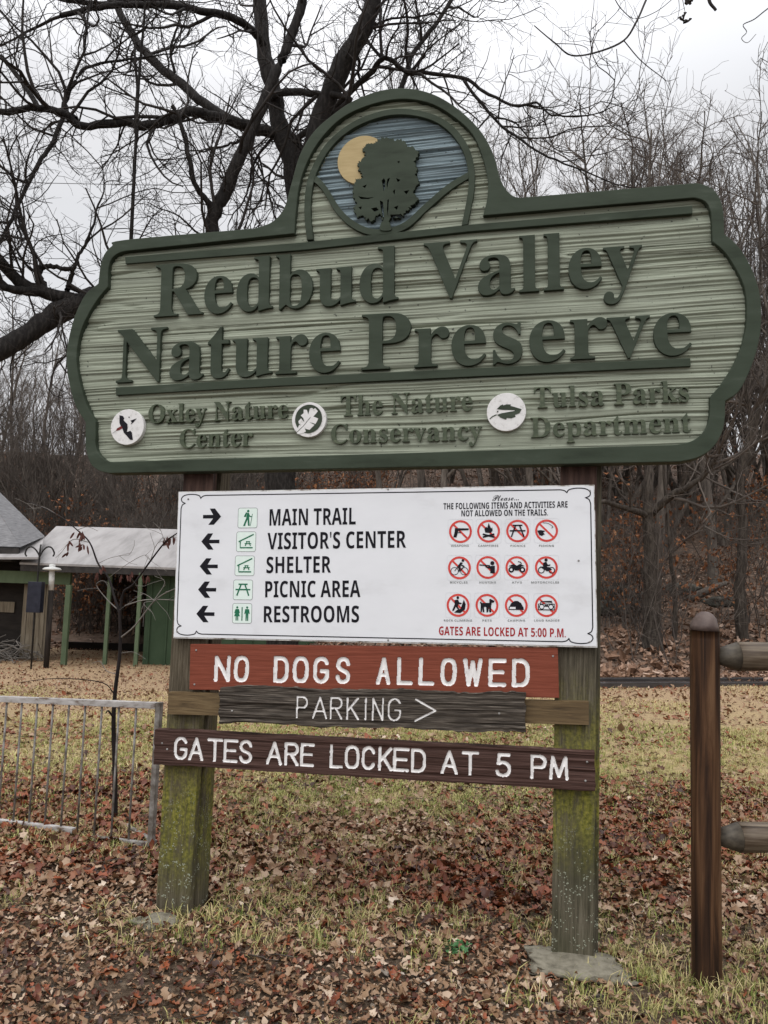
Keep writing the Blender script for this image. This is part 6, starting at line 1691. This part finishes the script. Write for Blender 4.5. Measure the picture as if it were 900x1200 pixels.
def tree_variant(seed, H, r0, kind):
    rg = np.random.default_rng(seed)
    out = []
    if kind == 'tall':       # woodland tree: clean trunk, narrow crown
        P, rad = branch((0, 0, -.3), norm(np.array([rg.normal(0, .06), rg.normal(0, .06), 1])), H, r0, .03, 12, .05, .06, rg)
        out.append((P, rad, 0))
        cfg = [dict(n=lambda L, r_: 17, ang=(28, 62), L=lambda L, t, r_: H * .34 * (1.15 - .8 * t) * r_.uniform(.6, 1.2), r=.016, rmin=.014, seg=6, w=.14, trop=.10),
               dict(n=lambda L, r_: int(3 + 2.2 * L), ang=(25, 60), L=lambda L, t, r_: L * .5 * (1.15 - .6 * t) * r_.uniform(.5, 1.1), r=.013, rmin=.008, seg=5, w=.17, trop=.08),
               dict(n=lambda L, r_: int(2 + 3.0 * L), ang=(25, 60), L=lambda L, t, r_: (.25 + L * .42) * r_.uniform(.5, 1.1), r=.010, rmin=.0055, seg=4, w=.2, trop=.06),
               dict(n=lambda L, r_: int(1 + 3.2 * L), ang=(25, 55), L=lambda L, t, r_: (.18 + L * .35) * r_.uniform(.5, 1.1), r=.008, rmin=.0045, seg=2, w=.2, trop=.05)]
        sprout(out, P, rad, 0, cfg, rg, .30)
    else:                    # spreading, many stems fanning upward from low down
        k = rg.integers(3, 6)
        for s_ in range(k):
            a = 2 * np.pi * s_ / k + rg.uniform(-.4, .4)
            tl_ = rg.uniform(.10, .55)
            P, rad = branch((rg.normal(0, .06), rg.normal(0, .06), -.2), norm(np.array([math.cos(a) * tl_, math.sin(a) * tl_, 1])), H * rg.uniform(.8, 1.05), r0 * rg.uniform(.6, 1), .012, 12, .13, .03, rg)
            out.append((P, rad, 0))
            cfg = [dict(n=lambda L, r_: 12, ang=(22, 52), L=lambda L, t, r_: H * .34 * (1.15 - .75 * t) * r_.uniform(.6, 1.2), r=.014, rmin=.010, seg=6, w=.15, trop=.12),
                   dict(n=lambda L, r_: int(2 + 2.2 * L), ang=(22, 50), L=lambda L, t, r_: L * .5 * (1.15 - .6 * t) * r_.uniform(.5, 1.1), r=.011, rmin=.007, seg=5, w=.17, trop=.10),
                   dict(n=lambda L, r_: int(1 + 2.8 * L), ang=(20, 48), L=lambda L, t, r_: (.25 + L * .4) * r_.uniform(.5, 1.1), r=.009, rmin=.005, seg=3, w=.18, trop=.08),
                   dict(n=lambda L, r_: int(1 + 2.6 * L), ang=(18, 45), L=lambda L, t, r_: (.2 + L * .35) * r_.uniform(.5, 1.1), r=.008, rmin=.0042, seg=2, w=.15, trop=.08)]
            sprout(out, P, rad, 0, cfg, rg, .18)
    return out


def split_tree(name, out, root, tm, cm, ns=(9, 6, 4, 3, 3)):
    thick = [b for b in out if b[2] <= 1]
    thin = [b for b in out if b[2] > 1]
    a = tubes_mesh('trunk', thick, ns, tm, root)
    b = tubes_mesh('crown', thin, ns, cm, root)
    return a, b


def copy_tree(root):
    c = root.copy()
    col.objects.link(c)
    for ch in root.children:
        d = ch.copy()
        d.parent = c
        col.objects.link(d)
    return c


protos = []
for k, (H, r0, kind) in enumerate([(15, .15, 'tall'), (17, .19, 'tall'), (13, .12, 'tall'), (13, .10, 'fan'), (11, .08, 'fan'), (16, .16, 'tall')]):
    r_o = empty('bare_tree', (0, 0, 0))
    split_tree('bare_tree', tree_variant(100 + k, H, r0, kind), r_o, M['bark_grey'], M['twig_grey'])
    protos.append([r_o, kind, False])

LAB_T = 'tall bare grey trunk among the leafless trees on the slope'
LAB_F = 'thin many stemmed bare tree among the woods on the slope'
placed = []
def put_tree(k, x, y, s, rz, label, group):
    pr = protos[k]
    o_ = pr[0] if not pr[2] else copy_tree(pr[0])
    pr[2] = True
    o_.location = (float(x), float(y), float(terrain(x, y)))
    o_.scale = (s, s, s * rnd.uniform(.95, 1.1))
    o_.rotation_euler = (rnd.gauss(0, .03), rnd.gauss(0, .03), rz)
    tag(o_, label, 'tree', group)
    placed.append((x, y))


# upright many stemmed trees whose fine crowns show above the right half of the sign
for k, px in enumerate(range(575, 970, 17)):
    y = (27.5, 33.0, 29.5, 36.0)[k % 4]
    x = at(px, 600, y)[0]
    zt = at(px, 142 + (k * 37) % 84, y)[2]
    put_tree(3 + k % 2, x, y, (zt - float(terrain(x, y))) / (13.5 if k % 2 == 0 else 11.4), k * 1.3, 'upright many stemmed bare tree rising above the right half of the sign', 'upright trees above the right half of the sign')
tries = 0
for k in range(34):           # the wooded rise behind the shelter
    y = 27.5 + 22 * rnd.random()
    x = -3.0 - (.57 * y - 2) * rnd.random()
    if any((x - a) ** 2 + (y - b) ** 2 < 1.2 for a, b in placed): continue
    put_tree((0, 1, 2, 5, 3)[k % 5], x, y, rnd.uniform(.42, .68), rnd.uniform(0, 6.28), 'bare tree on the wooded rise behind the shelter and the house', 'trees behind the shelter')
for k in range(34):           # low twiggy trees massed behind the roofs
    y = 26.5 + 10 * rnd.random()
    x = -4.5 - (.55 * y - 4) * rnd.random()
    put_tree(3 + k % 2, x, y, rnd.uniform(.42, .62), rnd.uniform(0, 6.28), 'low twiggy many stemmed tree massed behind the shelter roof', 'low twiggy trees behind the roofs')
while len(placed) < 134 and tries < 6000:
    tries += 1
    y = 18.5 + 42 * rnd.random() ** 1.25
    x = (rnd.random() * 2 - 1) * (.60 * y + 2.0)
    if x > 0 and y < 25 and rnd.random() < .6: continue
    if x < -.5 and y < 27 + rnd.random() * 2: continue
    if any((x - a) ** 2 + (y - b) ** 2 < (1.25 + .02 * y) ** 2 for a, b in placed): continue
    fan = rnd.random() < (.42 if x > 0 else .25)
    if fan and y < 25: fan = False
    k = rnd.choice([3, 4]) if fan else rnd.choice([0, 1, 2, 5])
    s = rnd.uniform(.75, 1.1) * (.88 if y < 24 and not fan else 1.0) * (.62 if x < -4 else 1.0)
    put_tree(k, x, y, s, rnd.uniform(0, 6.28), LAB_F if fan else LAB_T, 'many stemmed trees on the slope' if fan else 'bare woodland trees on the slope')

# understory: thin upright stems, some still holding orange brown leaves
M['orange'] = attr_mat('held_oak_leaf', [(0, (.09, .035, .016)), (.5, (.22, .085, .035)), (1, (.36, .17, .08))], rough=.7, spec=.2)
sh = []
for k in range(3):
    rg = np.random.default_rng(300 + k)
    out = []
    for s_ in range(rg.integers(7, 12)):
        a = rg.uniform(0, 6.28)
        P, rad = branch((rg.normal(0, .25), rg.normal(0, .25), -.1), norm(np.array([math.cos(a) * .25, math.sin(a) * .25, 1])), rg.uniform(1.3, 3.4), .013, .005, 7, .12, .06, rg)
        out.append((P, rad, 0))
        cfg = [dict(n=lambda L, r_: int(4 + 3 * L), ang=(25, 65), L=lambda L, t, r_: L * .4 * (1.1 - .6 * t) * r_.uniform(.5, 1.1), r=.009, rmin=.005, seg=4, w=.2, trop=.05),
               dict(n=lambda L, r_: int(2 + 4 * L), ang=(25, 60), L=lambda L, t, r_: (.1 + L * .45) * r_.uniform(.5, 1.1), r=.008, rmin=.0038, seg=3, w=.2, trop=.04)]
        sprout(out, P, rad, 0, cfg, rg, .2)
    ro = empty('bare_shrub')
    tubes_mesh('stems', out, (5, 3, 3), M['twig_grey'], ro)
    lv = None
    if k == 2:
        tips = np.array([b[0][-1] for b in out if b[2] >= 1 and b[0][-1][2] > .4])
        tips = tips[rg.random(len(tips)) < .8]
        V_, F_l, T_l = leaf_mesh('l', tips[:, 0], tips[:, 1], rg.uniform(.07, .14, len(tips)), rg.random(len(tips)), None, kind='oval', tilt=1.0, Z=tips[:, 2])
        mk('held_leaves', V_, F_l, M['orange'], ro, attr={'tone': T_l})
    sh.append([ro, False])
LAB_S = ['thin bare grey shrub in the undergrowth of the slope', 'low twiggy bare shrub in the undergrowth of the slope', 'young oak still holding orange brown leaves on the slope']
ns_ = 0
pts_s = []
while ns_ < 165:
    y = 16.5 + 24 * rnd.random() ** 1.3
    x = (rnd.random() * 2 - 1) * (.58 * y + 1.5)
    if rnd.random() < .45: x = -abs(x)
    if x < -.3 and y < 26: y += 9.5
    k = rnd.choice([0, 1, 0, 1, 2, 2])
    ro = sh[k]
    o_ = ro[0] if not ro[1] else copy_tree(ro[0])
    ro[1] = True
    s = rnd.uniform(.6, 1.25)
    o_.location = (x, y, float(terrain(x, y)))
    o_.scale = (s, s, s)
    o_.rotation_euler = (0, 0, rnd.uniform(0, 6.28))
    if k == 2: o_.name = 'leafy_oak_sapling'
    tag(o_, LAB_S[k], 'shrub', ['thin shrubs in the undergrowth', 'twiggy shrubs in the undergrowth', 'young oaks holding brown leaves'][k])
    ns_ += 1


# ---- a tree whose limbs are traced where the photo shows them, each limb at its own distance
def limb(pix, r0, r1, per=5, pw=1.0):
    """pix: (px, py, distance)"""
    P = catmull([at(*q) for q in pix], per)
    w_ = rng.normal(0, .006 + .03 * r0, P.shape)
    P = P + np.cumsum(rng.normal(0, .005, P.shape), 0) + w_
    return P, (r1 + (r0 - r1) * (1 - np.linspace(0, 1, len(P))) ** pw) * (1.12 + rng.normal(0, .05, len(P)))


def traced_tree(name, limbs, cfg, root_p, tm, cm, seed, t0=.1):
    rg = np.random.default_rng(seed)
    out = []
    for P, rad, sub in limbs:
        out.append((P - root_p, rad, 0))
    for P, rad, sub in limbs:
        if sub: sprout(out, P - root_p, rad, 0, cfg, rg, sub if isinstance(sub, float) else t0)
    root = empty(name, root_p)
    thick = [b for b in out if b[2] == 0]
    thin = [b for b in out if b[2] > 0]
    tubes_mesh('trunk', thick, (12,), tm, root)
    tubes_mesh('crown', thin, (8, 5, 4, 3, 3, 3), cm, root)
    return root


hp_ = ground(330, 801)
D0 = hp_[1]
def lb(pix, r0, r1, sub=True):
    P, rad = limb([(a, b, D0 + c) for a, b, c in pix], r0, r1)
    return (P, rad, sub)


LIMBS = [
    lb([(330, 806, 0), (331, 700, 0), (330, 560, 0), (338, 470, .1), (345, 420, .1)], .29, .24, False),
    lb([(345, 425, .1), (352, 330, .3), (352, 250, .4), (344, 195, .5), (331, 150, .5), (322, 105, .6), (311, 60, .7), (305, -30, .8), (303, -120, .9)], .22, .12),
    lb([(345, 425, .1), (372, 320, -.2), (372, 230, -.4), (370, 160, -.5), (398, 85, -.7), (422, 45, -.8), (437, 10, -.9), (450, -60, -1)], .22, .14),
    lb([(338, 470, .1), (300, 400, -.5), (265, 330, -.8), (248, 268, -1), (262, 232, -1), (290, 170, -.9), (312, 118, -.8), (335, 60, -.7), (355, 5, -.6), (362, -60, -.6)], .14, .075),
    lb([(352, 225, .4), (345, 168, .6), (320, 155, .9), (295, 150, 1.2), (248, 128, 1.6), (212, 98, 1.9), (180, 70, 2.1), (155, 40, 2.3), (132, -5, 2.5), (120, -60, 2.7)], .13, .07),
    lb([(330, 160, .5), (290, 147, .2), (250, 136, -.2), (222, 132, -.4), (195, 140, -.6), (170, 147, -.8), (145, 143, -.9), (100, 147, -1.2), (76, 133, -1.4), (45, 127, -1.6), (0, 132, -1.9), (-70, 140, -2.3)], .105, .045),
    lb([(311, 60, .7), (300, 40, .4), (270, 20, 0), (225, 10, -.4), (185, 6, -.8), (140, 5, -1.1), (100, 10, -1.4), (70, 18, -1.6)], .085, .04),
    lb([(225, 10, -.4), (180, 0, -.5), (120, 4, -.7), (70, -2, -.9), (40, -12, -1)], .06, .035),
    lb([(378, 140, -.4), (410, 117, -.9), (372, 110, -.6), (342, 108, -.1), (318, 114, .4)], .05, .07),
    lb([(248, 268, -1), (245, 240, -1.2), (228, 216, -1.4), (221, 178, -1.6), (211, 137, -1.8), (202, 121, -1.9)], .055, .03),
    lb([(345, 425, .1), (250, 400, -.5), (160, 372, -1.4), (120, 350, -1.7), (95, 354, -1.9), (60, 371, -2.2), (30, 391, -2.5), (0, 408, -2.8), (-50, 428, -3.2), (-110, 440, -3.6)], .22, .12),
    lb([(110, 352, -1.8), (85, 350, -2), (60, 344, -2.1), (30, 333, -2.3), (5, 310, -2.5), (-20, 285, -2.7), (-60, 260, -3)], .12, .07),
    lb([(60, 344, -2.1), (36, 341, -2.3), (10, 338, -2.5), (-30, 330, -2.8)], .085, .05),
    lb([(52, 335, -2.1), (45, 322, -2.2), (48, 314, -2.2), (62, 312, -2.2), (85, 316, -2.2), (90, 300, -2.2), (102, 282, -2.2), (112, 255, -2.2), (122, 215, -2.2), (118, 180, -2.2)], .055, .006),
    lb([(86, 316, -2.2), (82, 330, -2.1), (80, 342, -2.1)], .035, .045),
    lb([(0, 65, -1), (20, 88, -1), (45, 125, -1.3)], .035, .045),
    lb([(75, 133, -1.4), (60, 165, -1.6), (42, 190, -1.8), (20, 235, -2), (0, 280, -2.2), (-20, 310, -2.4)], .04, .025),
    lb([(330, 180, .5), (370, 145, .3), (430, 90, 0), (450, 70, -.2), (475, 87, -.3), (500, 87, -.4), (540, 92, -.6), (565, 107, -.7), (600, 124, -.9), (628, 122, -1), (645, 136, -1.1), (690, 135, -1.3), (730, 120, -1.4)], .06, .006),
    lb([(400, 200, -.3), (440, 150, .4), (470, 100, .8), (481, 65, 1), (502, 35, 1.2), (526, 0, 1.4), (545, -50, 1.6)], .06, .035),
    lb([(545, 95, -.6), (580, 140, -.8), (620, 170, -1), (660, 190, -1.2), (720, 215, -1.5), (760, 225, -1.6)], .03, .006),
    lb([(450, 70, -.2), (430, 40, 0), (460, 22, .2), (500, 18, .4), (520, 5, .5), (545, -20, .6)], .03, .01),
    lb([(295, 150, 1.2), (280, 165, 1.4), (262, 172, 1.5), (240, 178, 1.7), (225, 176, 1.8), (205, 185, 1.9)], .035, .007),
    lb([(331, 150, .5), (300, 185, .7), (292, 215, .9), (285, 235, 1), (270, 255, 1.1), (262, 280, 1.1)], .03, .008),
    lb([(205, 85, 1.9), (200, 60, 1.8), (208, 30, 1.7), (215, -10, 1.6)], .03, .018),
    lb([(90, 140, -1.3), (75, 125, -1.2), (90, 95, -1.1), (110, 75, -1), (165, 67, -.9), (210, 60, -.8)], .05, .010),
]
TW = [dict(n=lambda L, r_: int(3 + 1.8 * L), ang=(30, 80), L=lambda L, t, r_: r_.uniform(.6, 2.7), r=.016, rmin=.011, seg=7, w=.20, trop=.05),
      dict(n=lambda L, r_: int(2 + 2.6 * L), ang=(30, 75), L=lambda L, t, r_: L * .60 * (1.15 - .5 * t) * r_.uniform(.5, 1.1), r=.013, rmin=.0068, seg=5, w=.22, trop=.05),
      dict(n=lambda L, r_: int(1 + 3.0 * L), ang=(30, 70), L=lambda L, t, r_: (.12 + L * .5) * r_.uniform(.5, 1.1), r=.010, rmin=.0045, seg=4, w=.22, trop=.04),
      dict(n=lambda L, r_: int(.6 + 2.6 * L), ang=(30, 65), L=lambda L, t, r_: (.08 + L * .45) * r_.uniform(.5, 1.1), r=.008, rmin=.0035, seg=3, w=.2, trop=.03)]
hero = traced_tree('spreading_tree', LIMBS, TW, hp_, M['bark_dark'], M['twig_dark'], 77)
tag(hero, 'big dark bare tree with thick crooked limbs spreading behind the sign', 'tree')

# the large tree on the slope right of the sign
rp = ground(766, 762)
D1 = rp[1]
def lb1(pix, r0, r1, sub=True):
    P, rad = limb([(a, b, D1 + c) for a, b, c in pix], r0, r1, 5, 1.6)
    return (P, rad, sub)
LIMB1 = [lb1([(766, 770, 0), (764, 740, 0), (765, 690, 0), (763, 640, 0), (760, 600, 0), (760, 560, 0), (757, 500, .2), (752, 420, .4), (748, 330, .6), (745, 240, .8), (742, 170, .9), (728, 120, 1)], .215, .012, .45),
         lb1([(763, 602, 0), (785, 582, -.4), (805, 570, -.7), (825, 557, -.9), (840, 535, -1.1), (850, 515, -1.3), (870, 470, -1.5), (880, 410, -1.6), (884, 350, -1.6)], .085, .015),
         lb1([(760, 605, 0), (735, 597, -.4), (712, 590, -.7), (690, 588, -1), (650, 570, -1.3), (620, 540, -1.4)], .07, .02),
         lb1([(757, 500, .2), (780, 430, .8), (800, 350, 1.2), (815, 260, 1.5), (822, 190, 1.7), (826, 130, 1.8)], .09, .012),
         lb1([(756, 470, .2), (725, 400, -.3), (705, 310, -.6), (690, 230, -.9), (684, 170, -1), (680, 120, -1.1)], .08, .012),
         lb1([(790, 752, .8), (790, 700, .8), (783, 640, .8), (777, 560, .8), (772, 480, .7), (780, 380, .9), (775, 280, 1), (790, 200, 1.1)], .055, .010, .5)]
big = traced_tree('slope_tree', LIMB1, TW[:1] + TW[1:3], rp, M['bark_mid'], M['twig_grey'], 78)
tag(big, 'stout forked grey brown tree on the slope between the sign and the fence post', 'tree')
# a leaning tree by the right edge
rp2 = ground(872, 752)
D2 = rp2[1]
LIMB2 = [limb([(872, 756, D2), (868, 690, D2), (872, 620, D2), (866, 560, D2 - .1), (880, 500, D2 - .2), (872, 450, D2 - .3), (885, 380, D2 - .3), (890, 300, D2 - .4), (884, 220, D2 - .5), (890, 130, D2 - .6)], .13, .012, 5, 1.6) + (.45,),
         limb([(880, 500, D2 - .2), (905, 440, D2), (930, 370, D2 + .3), (940, 290, D2 + .4)], .06, .012) + (True,), limb([(866, 560, D2), (845, 590, D2 - .4), (830, 612, D2 - .6), (825, 622, D2 - .7)], .035, .015) + (True,)]
t2_ = traced_tree('slope_tree', LIMB2, TW[:1] + TW[1:3], rp2, M['bark_mid'], M['twig_grey'], 79)
tag(t2_, 'slim crooked bare tree above the fence rail at the right edge', 'tree')

# sapling with hanging brown pods behind the gate
M['sap'] = pmat('wet_black_sapling_bark', [(.3, (.007, .006, .006)), (.7, (.026, .020, .019))], (1, 1, .4), 12, 5, .6, .2, .003, .12)
M['pod'] = pmat('dry_red_brown_pod', [(.3, (.05, .018, .014)), (.7, (.11, .045, .035))], (1, 1, 1), 30, 3, .6, .1)
sp_ = ground(135, 961)
DS = sp_[1]
C1 = lambda x, y, d=0.0: at(x / 4.09, 560 + y / 4.09, DS + d) - sp_
sap = empty('redbud_sapling', sp_)
tag(sap, 'slim dark forked sapling with hanging brown seed pods behind the metal gate', 'tree')
tr = [([at(135, 966, DS) - sp_, at(134.5, 900, DS) - sp_, at(133, 850, DS) - sp_, at(135, 810, DS) - sp_, C1(575, 830), C1(574, 650)], .017, .0095),
      ([C1(574, 655), C1(545, 560, .02), C1(520, 480, .05), C1(470, 410, .08), C1(430, 310, .1), C1(370, 250, .12), C1(280, 180, .14), C1(130, 110, .2)], .0085, .0025),
      ([C1(574, 660), C1(592, 550, -.02), C1(640, 510, -.06), C1(720, 400, -.1), C1(790, 310, -.15), C1(845, 268, -.2), C1(900, 235, -.25)], .0085, .003)]
outs = [(catmull(P_, 5), np.linspace(a, b, 5 * (len(P_) - 1) + 1), 0) for P_, a, b in tr]
tubes_mesh('trunk', outs, (9,), M['sap'], sap)
tw = [([C1(580, 765), C1(650, 705, -.1), C1(740, 590, -.2), C1(830, 535, -.3), C1(960, 500, -.4)], .006), ([C1(600, 612), C1(680, 588, -.1), C1(760, 583, -.2), C1(900, 590, -.3)], .005), ([C1(575, 640), C1(520, 590, .1), C1(470, 530, .15), C1(465, 505, .15), C1(500, 495, .15), C1(530, 545, .15)], .004),
      ([C1(740, 590, -.2), C1(700, 560, -.2), C1(640, 540, -.2)], .003), ([C1(740, 585, -.2), C1(790, 500, -.2), C1(740, 470, -.2)], .003), ([C1(745, 590, -.2), C1(690, 600, -.25), C1(720, 640, -.3)], .0025), ([C1(430, 310, .1), C1(350, 295, .1), C1(300, 350, .1), C1(265, 385, .1)], .003), ([C1(520, 480, .05), C1(600, 420, 0), C1(690, 370, 0), C1(720, 390, 0)], .0025),
      ([C1(470, 410, .08), C1(540, 380, .05), C1(620, 370, .05)], .002), ([C1(280, 180, .14), C1(210, 140, .2), C1(160, 150, .2)], .002), ([C1(720, 400, -.1), C1(745, 330, -.1), C1(780, 285, -.1)], .003), ([C1(790, 310, -.15), C1(770, 250, -.15), C1(750, 225, -.1)], .002), ([C1(560, 940, 0), C1(510, 925, .1), C1(480, 880, .2), C1(440, 890, .2)], .003), ([C1(578, 840, 0), C1(640, 835, -.1), C1(700, 870, -.2)], .002),
      ([C1(370, 250, .12), C1(420, 235, .1), C1(470, 255, .1)], .0025)]
outs = [(catmull(P_, 4), np.linspace(a, a * .4, 4 * (len(P_) - 1) + 1), 0) for P_, a in tw]
rg = np.random.default_rng(5)
for P_, rr, _ in list(outs)[:12]:
    sprout(outs, P_, rr, 0, [dict(n=lambda L, r_: 3, ang=(25, 60), L=lambda L, t, r_: r_.uniform(.06, .2), r=.01, rmin=.0014, seg=3, w=.2, trop=.0)], rg, .3)
tubes_mesh('twigs', outs, (5, 4), M['twig_pale'], sap)
for P_, a in [([at(135, 815, DS) - sp_, at(120, 800, DS - .1) - sp_, at(70, 795, DS - .3) - sp_, at(20, 800, DS - .5) - sp_], .004), ([at(134, 842, DS) - sp_, at(127, 833, DS - .05) - sp_, at(124, 836, DS - .05) - sp_], .008)]:
    P_ = catmull(P_, 4)
    tubes_mesh('low_twig', [(P_, np.linspace(a, a * .4, len(P_)), 0)], (5,), M['sap'], sap)
m_ = MB()
for cx, cy, k in [(375, 262, 7), (400, 318, 7), (325, 305, 3), (330, 350, 2), (800, 290, 7), (480, 445, 4), (500, 420, 2), (600, 470, 2), (640, 450, 2), (700, 470, 4), (820, 285, 3)]:
    for q_ in range(k):
        c_ = C1(cx + rnd.uniform(-22, 22), cy + rnd.uniform(-12, 12), rnd.uniform(-.04, .06))
        ln = rnd.uniform(.035, .065)
        a_ = rnd.gauss(0, .35)
        d_ = np.array([math.sin(a_), rnd.gauss(0, .2), -math.cos(a_)])
        s_ = norm(np.cross(d_, [rnd.gauss(0, .5), 1, 0])) * .0065
        n_ = norm(np.cross(d_, s_)) * .0012
        P_ = [c_, c_ + d_ * ln * .3 + s_, c_ + d_ * ln * .75 + s_ * .9, c_ + d_ * ln, c_ + d_ * ln * .75 - s_ * .9, c_ + d_ * ln * .3 - s_]
        m_.add([p + n_ for p in P_] + [p - n_ for p in P_], [(0, 1, 2, 3, 4, 5), (11, 10, 9, 8, 7, 6)] + [(k2, 6 + k2, 6 + (k2 + 1) % 6, (k2 + 1) % 6) for k2 in range(6)])
pd = m_.build('seed_pods', M['pod'], sap)
pd['kind'] = 'stuff'

# rope-like vine hanging from the big tree, and a wire crossing the sky
DV = D0 - 1.5
P_ = [at(171, -40, DV), at(169, 20, DV), at(163, 90, DV), at(159, 170, DV), at(155, 250, DV), at(153, 300, DV), at(150, 420, DV)]
tag(MB().tube(catmull(P_, 6), np.linspace(.020, .042, 37), 7).build('hanging_vine', M['bark_dark'], smooth=True), 'straight dark vine hanging down the sky at the left of the arch', 'vine')
W0, W1 = at(-20, 213, 24), at(420, 218, 26)
mid_ = (W0 + W1) / 2 - [0, 0, .05]
M['wire'] = pmat('dark_wire', [(.3, (.02, .02, .02)), (.7, (.04, .04, .04))], (1, 1, 1), 3, 2, .6, 0)
tag(MB().tube(catmull([W0, mid_, W1], 8), .010, 5).build('overhead_wire', M['wire'], smooth=True), 'thin overhead wire crossing the sky behind the left limbs', 'wire')

# branch with a few withered leaves reaching in at the top right
DB = 6.0
ob = at(900, -60, DB)
over = empty('overhanging_branch', ob)
tag(over, 'thin dark branch with a few withered leaves hanging in at the top right', 'branch')
C7 = lambda x, y, d=0.0: at(450 + x / 2, y / 2, DB + d) - ob
bw = [([C7(680, -160, .3), C7(640, -60, .2), C7(612, 5, .1), C7(592, 50), C7(562, 95), C7(500, 122, -.1), C7(440, 130, -.2), C7(402, 102, -.3), C7(375, 80, -.3), C7(352, 60, -.3)], .011, .004),
      ([C7(562, 95), C7(602, 142, .1), C7(650, 180, .2), C7(665, 190, .2), C7(690, 182, .3)], .005, .002), ([C7(520, -60, 0), C7(540, -5, 0), C7(560, 25, .05), C7(590, 44, .1), C7(640, 26, .1), C7(685, -10, .1)], .004, .003),
      ([C7(545, 115, 0), C7(548, 150, 0), C7(556, 190, 0)], .003, .0015), ([C7(402, 102, -.3), C7(450, 104, -.3), C7(475, 112, -.3), C7(478, 122, -.2)], .003, .002), ([C7(830, -120, 0), C7(770, -40, 0), C7(762, 0), C7(778, 24)], .018, .012), ([C7(690, -60, 0), C7(700, 0), C7(706, 30)], .004, .002),
      ([C7(960, -20, 0), C7(900, 20, 0), C7(868, 45, 0), C7(842, 58, 0), C7(850, 75, 0), C7(838, 90, 0), C7(852, 100, 0), C7(872, 80, 0)], .005, .002), ([C7(690, -10, .1), C7(692, 20, .1), C7(688, 45, .1)], .003, .0015),
      ([C7(842, -150), C7(790, -140), C7(720, -160), C7(640, -150, .3), C7(610, -200, .3)], .02, .012)]
tubes_mesh('branches', [(catmull(P_, 5), np.linspace(a, b, 5 * (len(P_) - 1) + 1), 0) for P_, a, b in bw], (6,), M['twig_dark'], over)
lc = [C7(705, 38), C7(700, 50), C7(712, 52), C7(712, 5), C7(690, 44), C7(715, 3)]
Vl, Fl, Tl = leaf_mesh('o', np.array([p[0] for p in lc]), np.array([p[1] for p in lc]), np.full(len(lc), .075), np.full(len(lc), .05), None, tilt=1.2, Z=np.array([p[2] for p in lc]))
M['withered'] = attr_mat('withered_dark_leaf', [(0, (.02, .014, .012)), (1, (.06, .035, .025))], rough=.6)
mk('withered_leaves', Vl, Fl, M['withered'], over, attr={'tone': Tl})
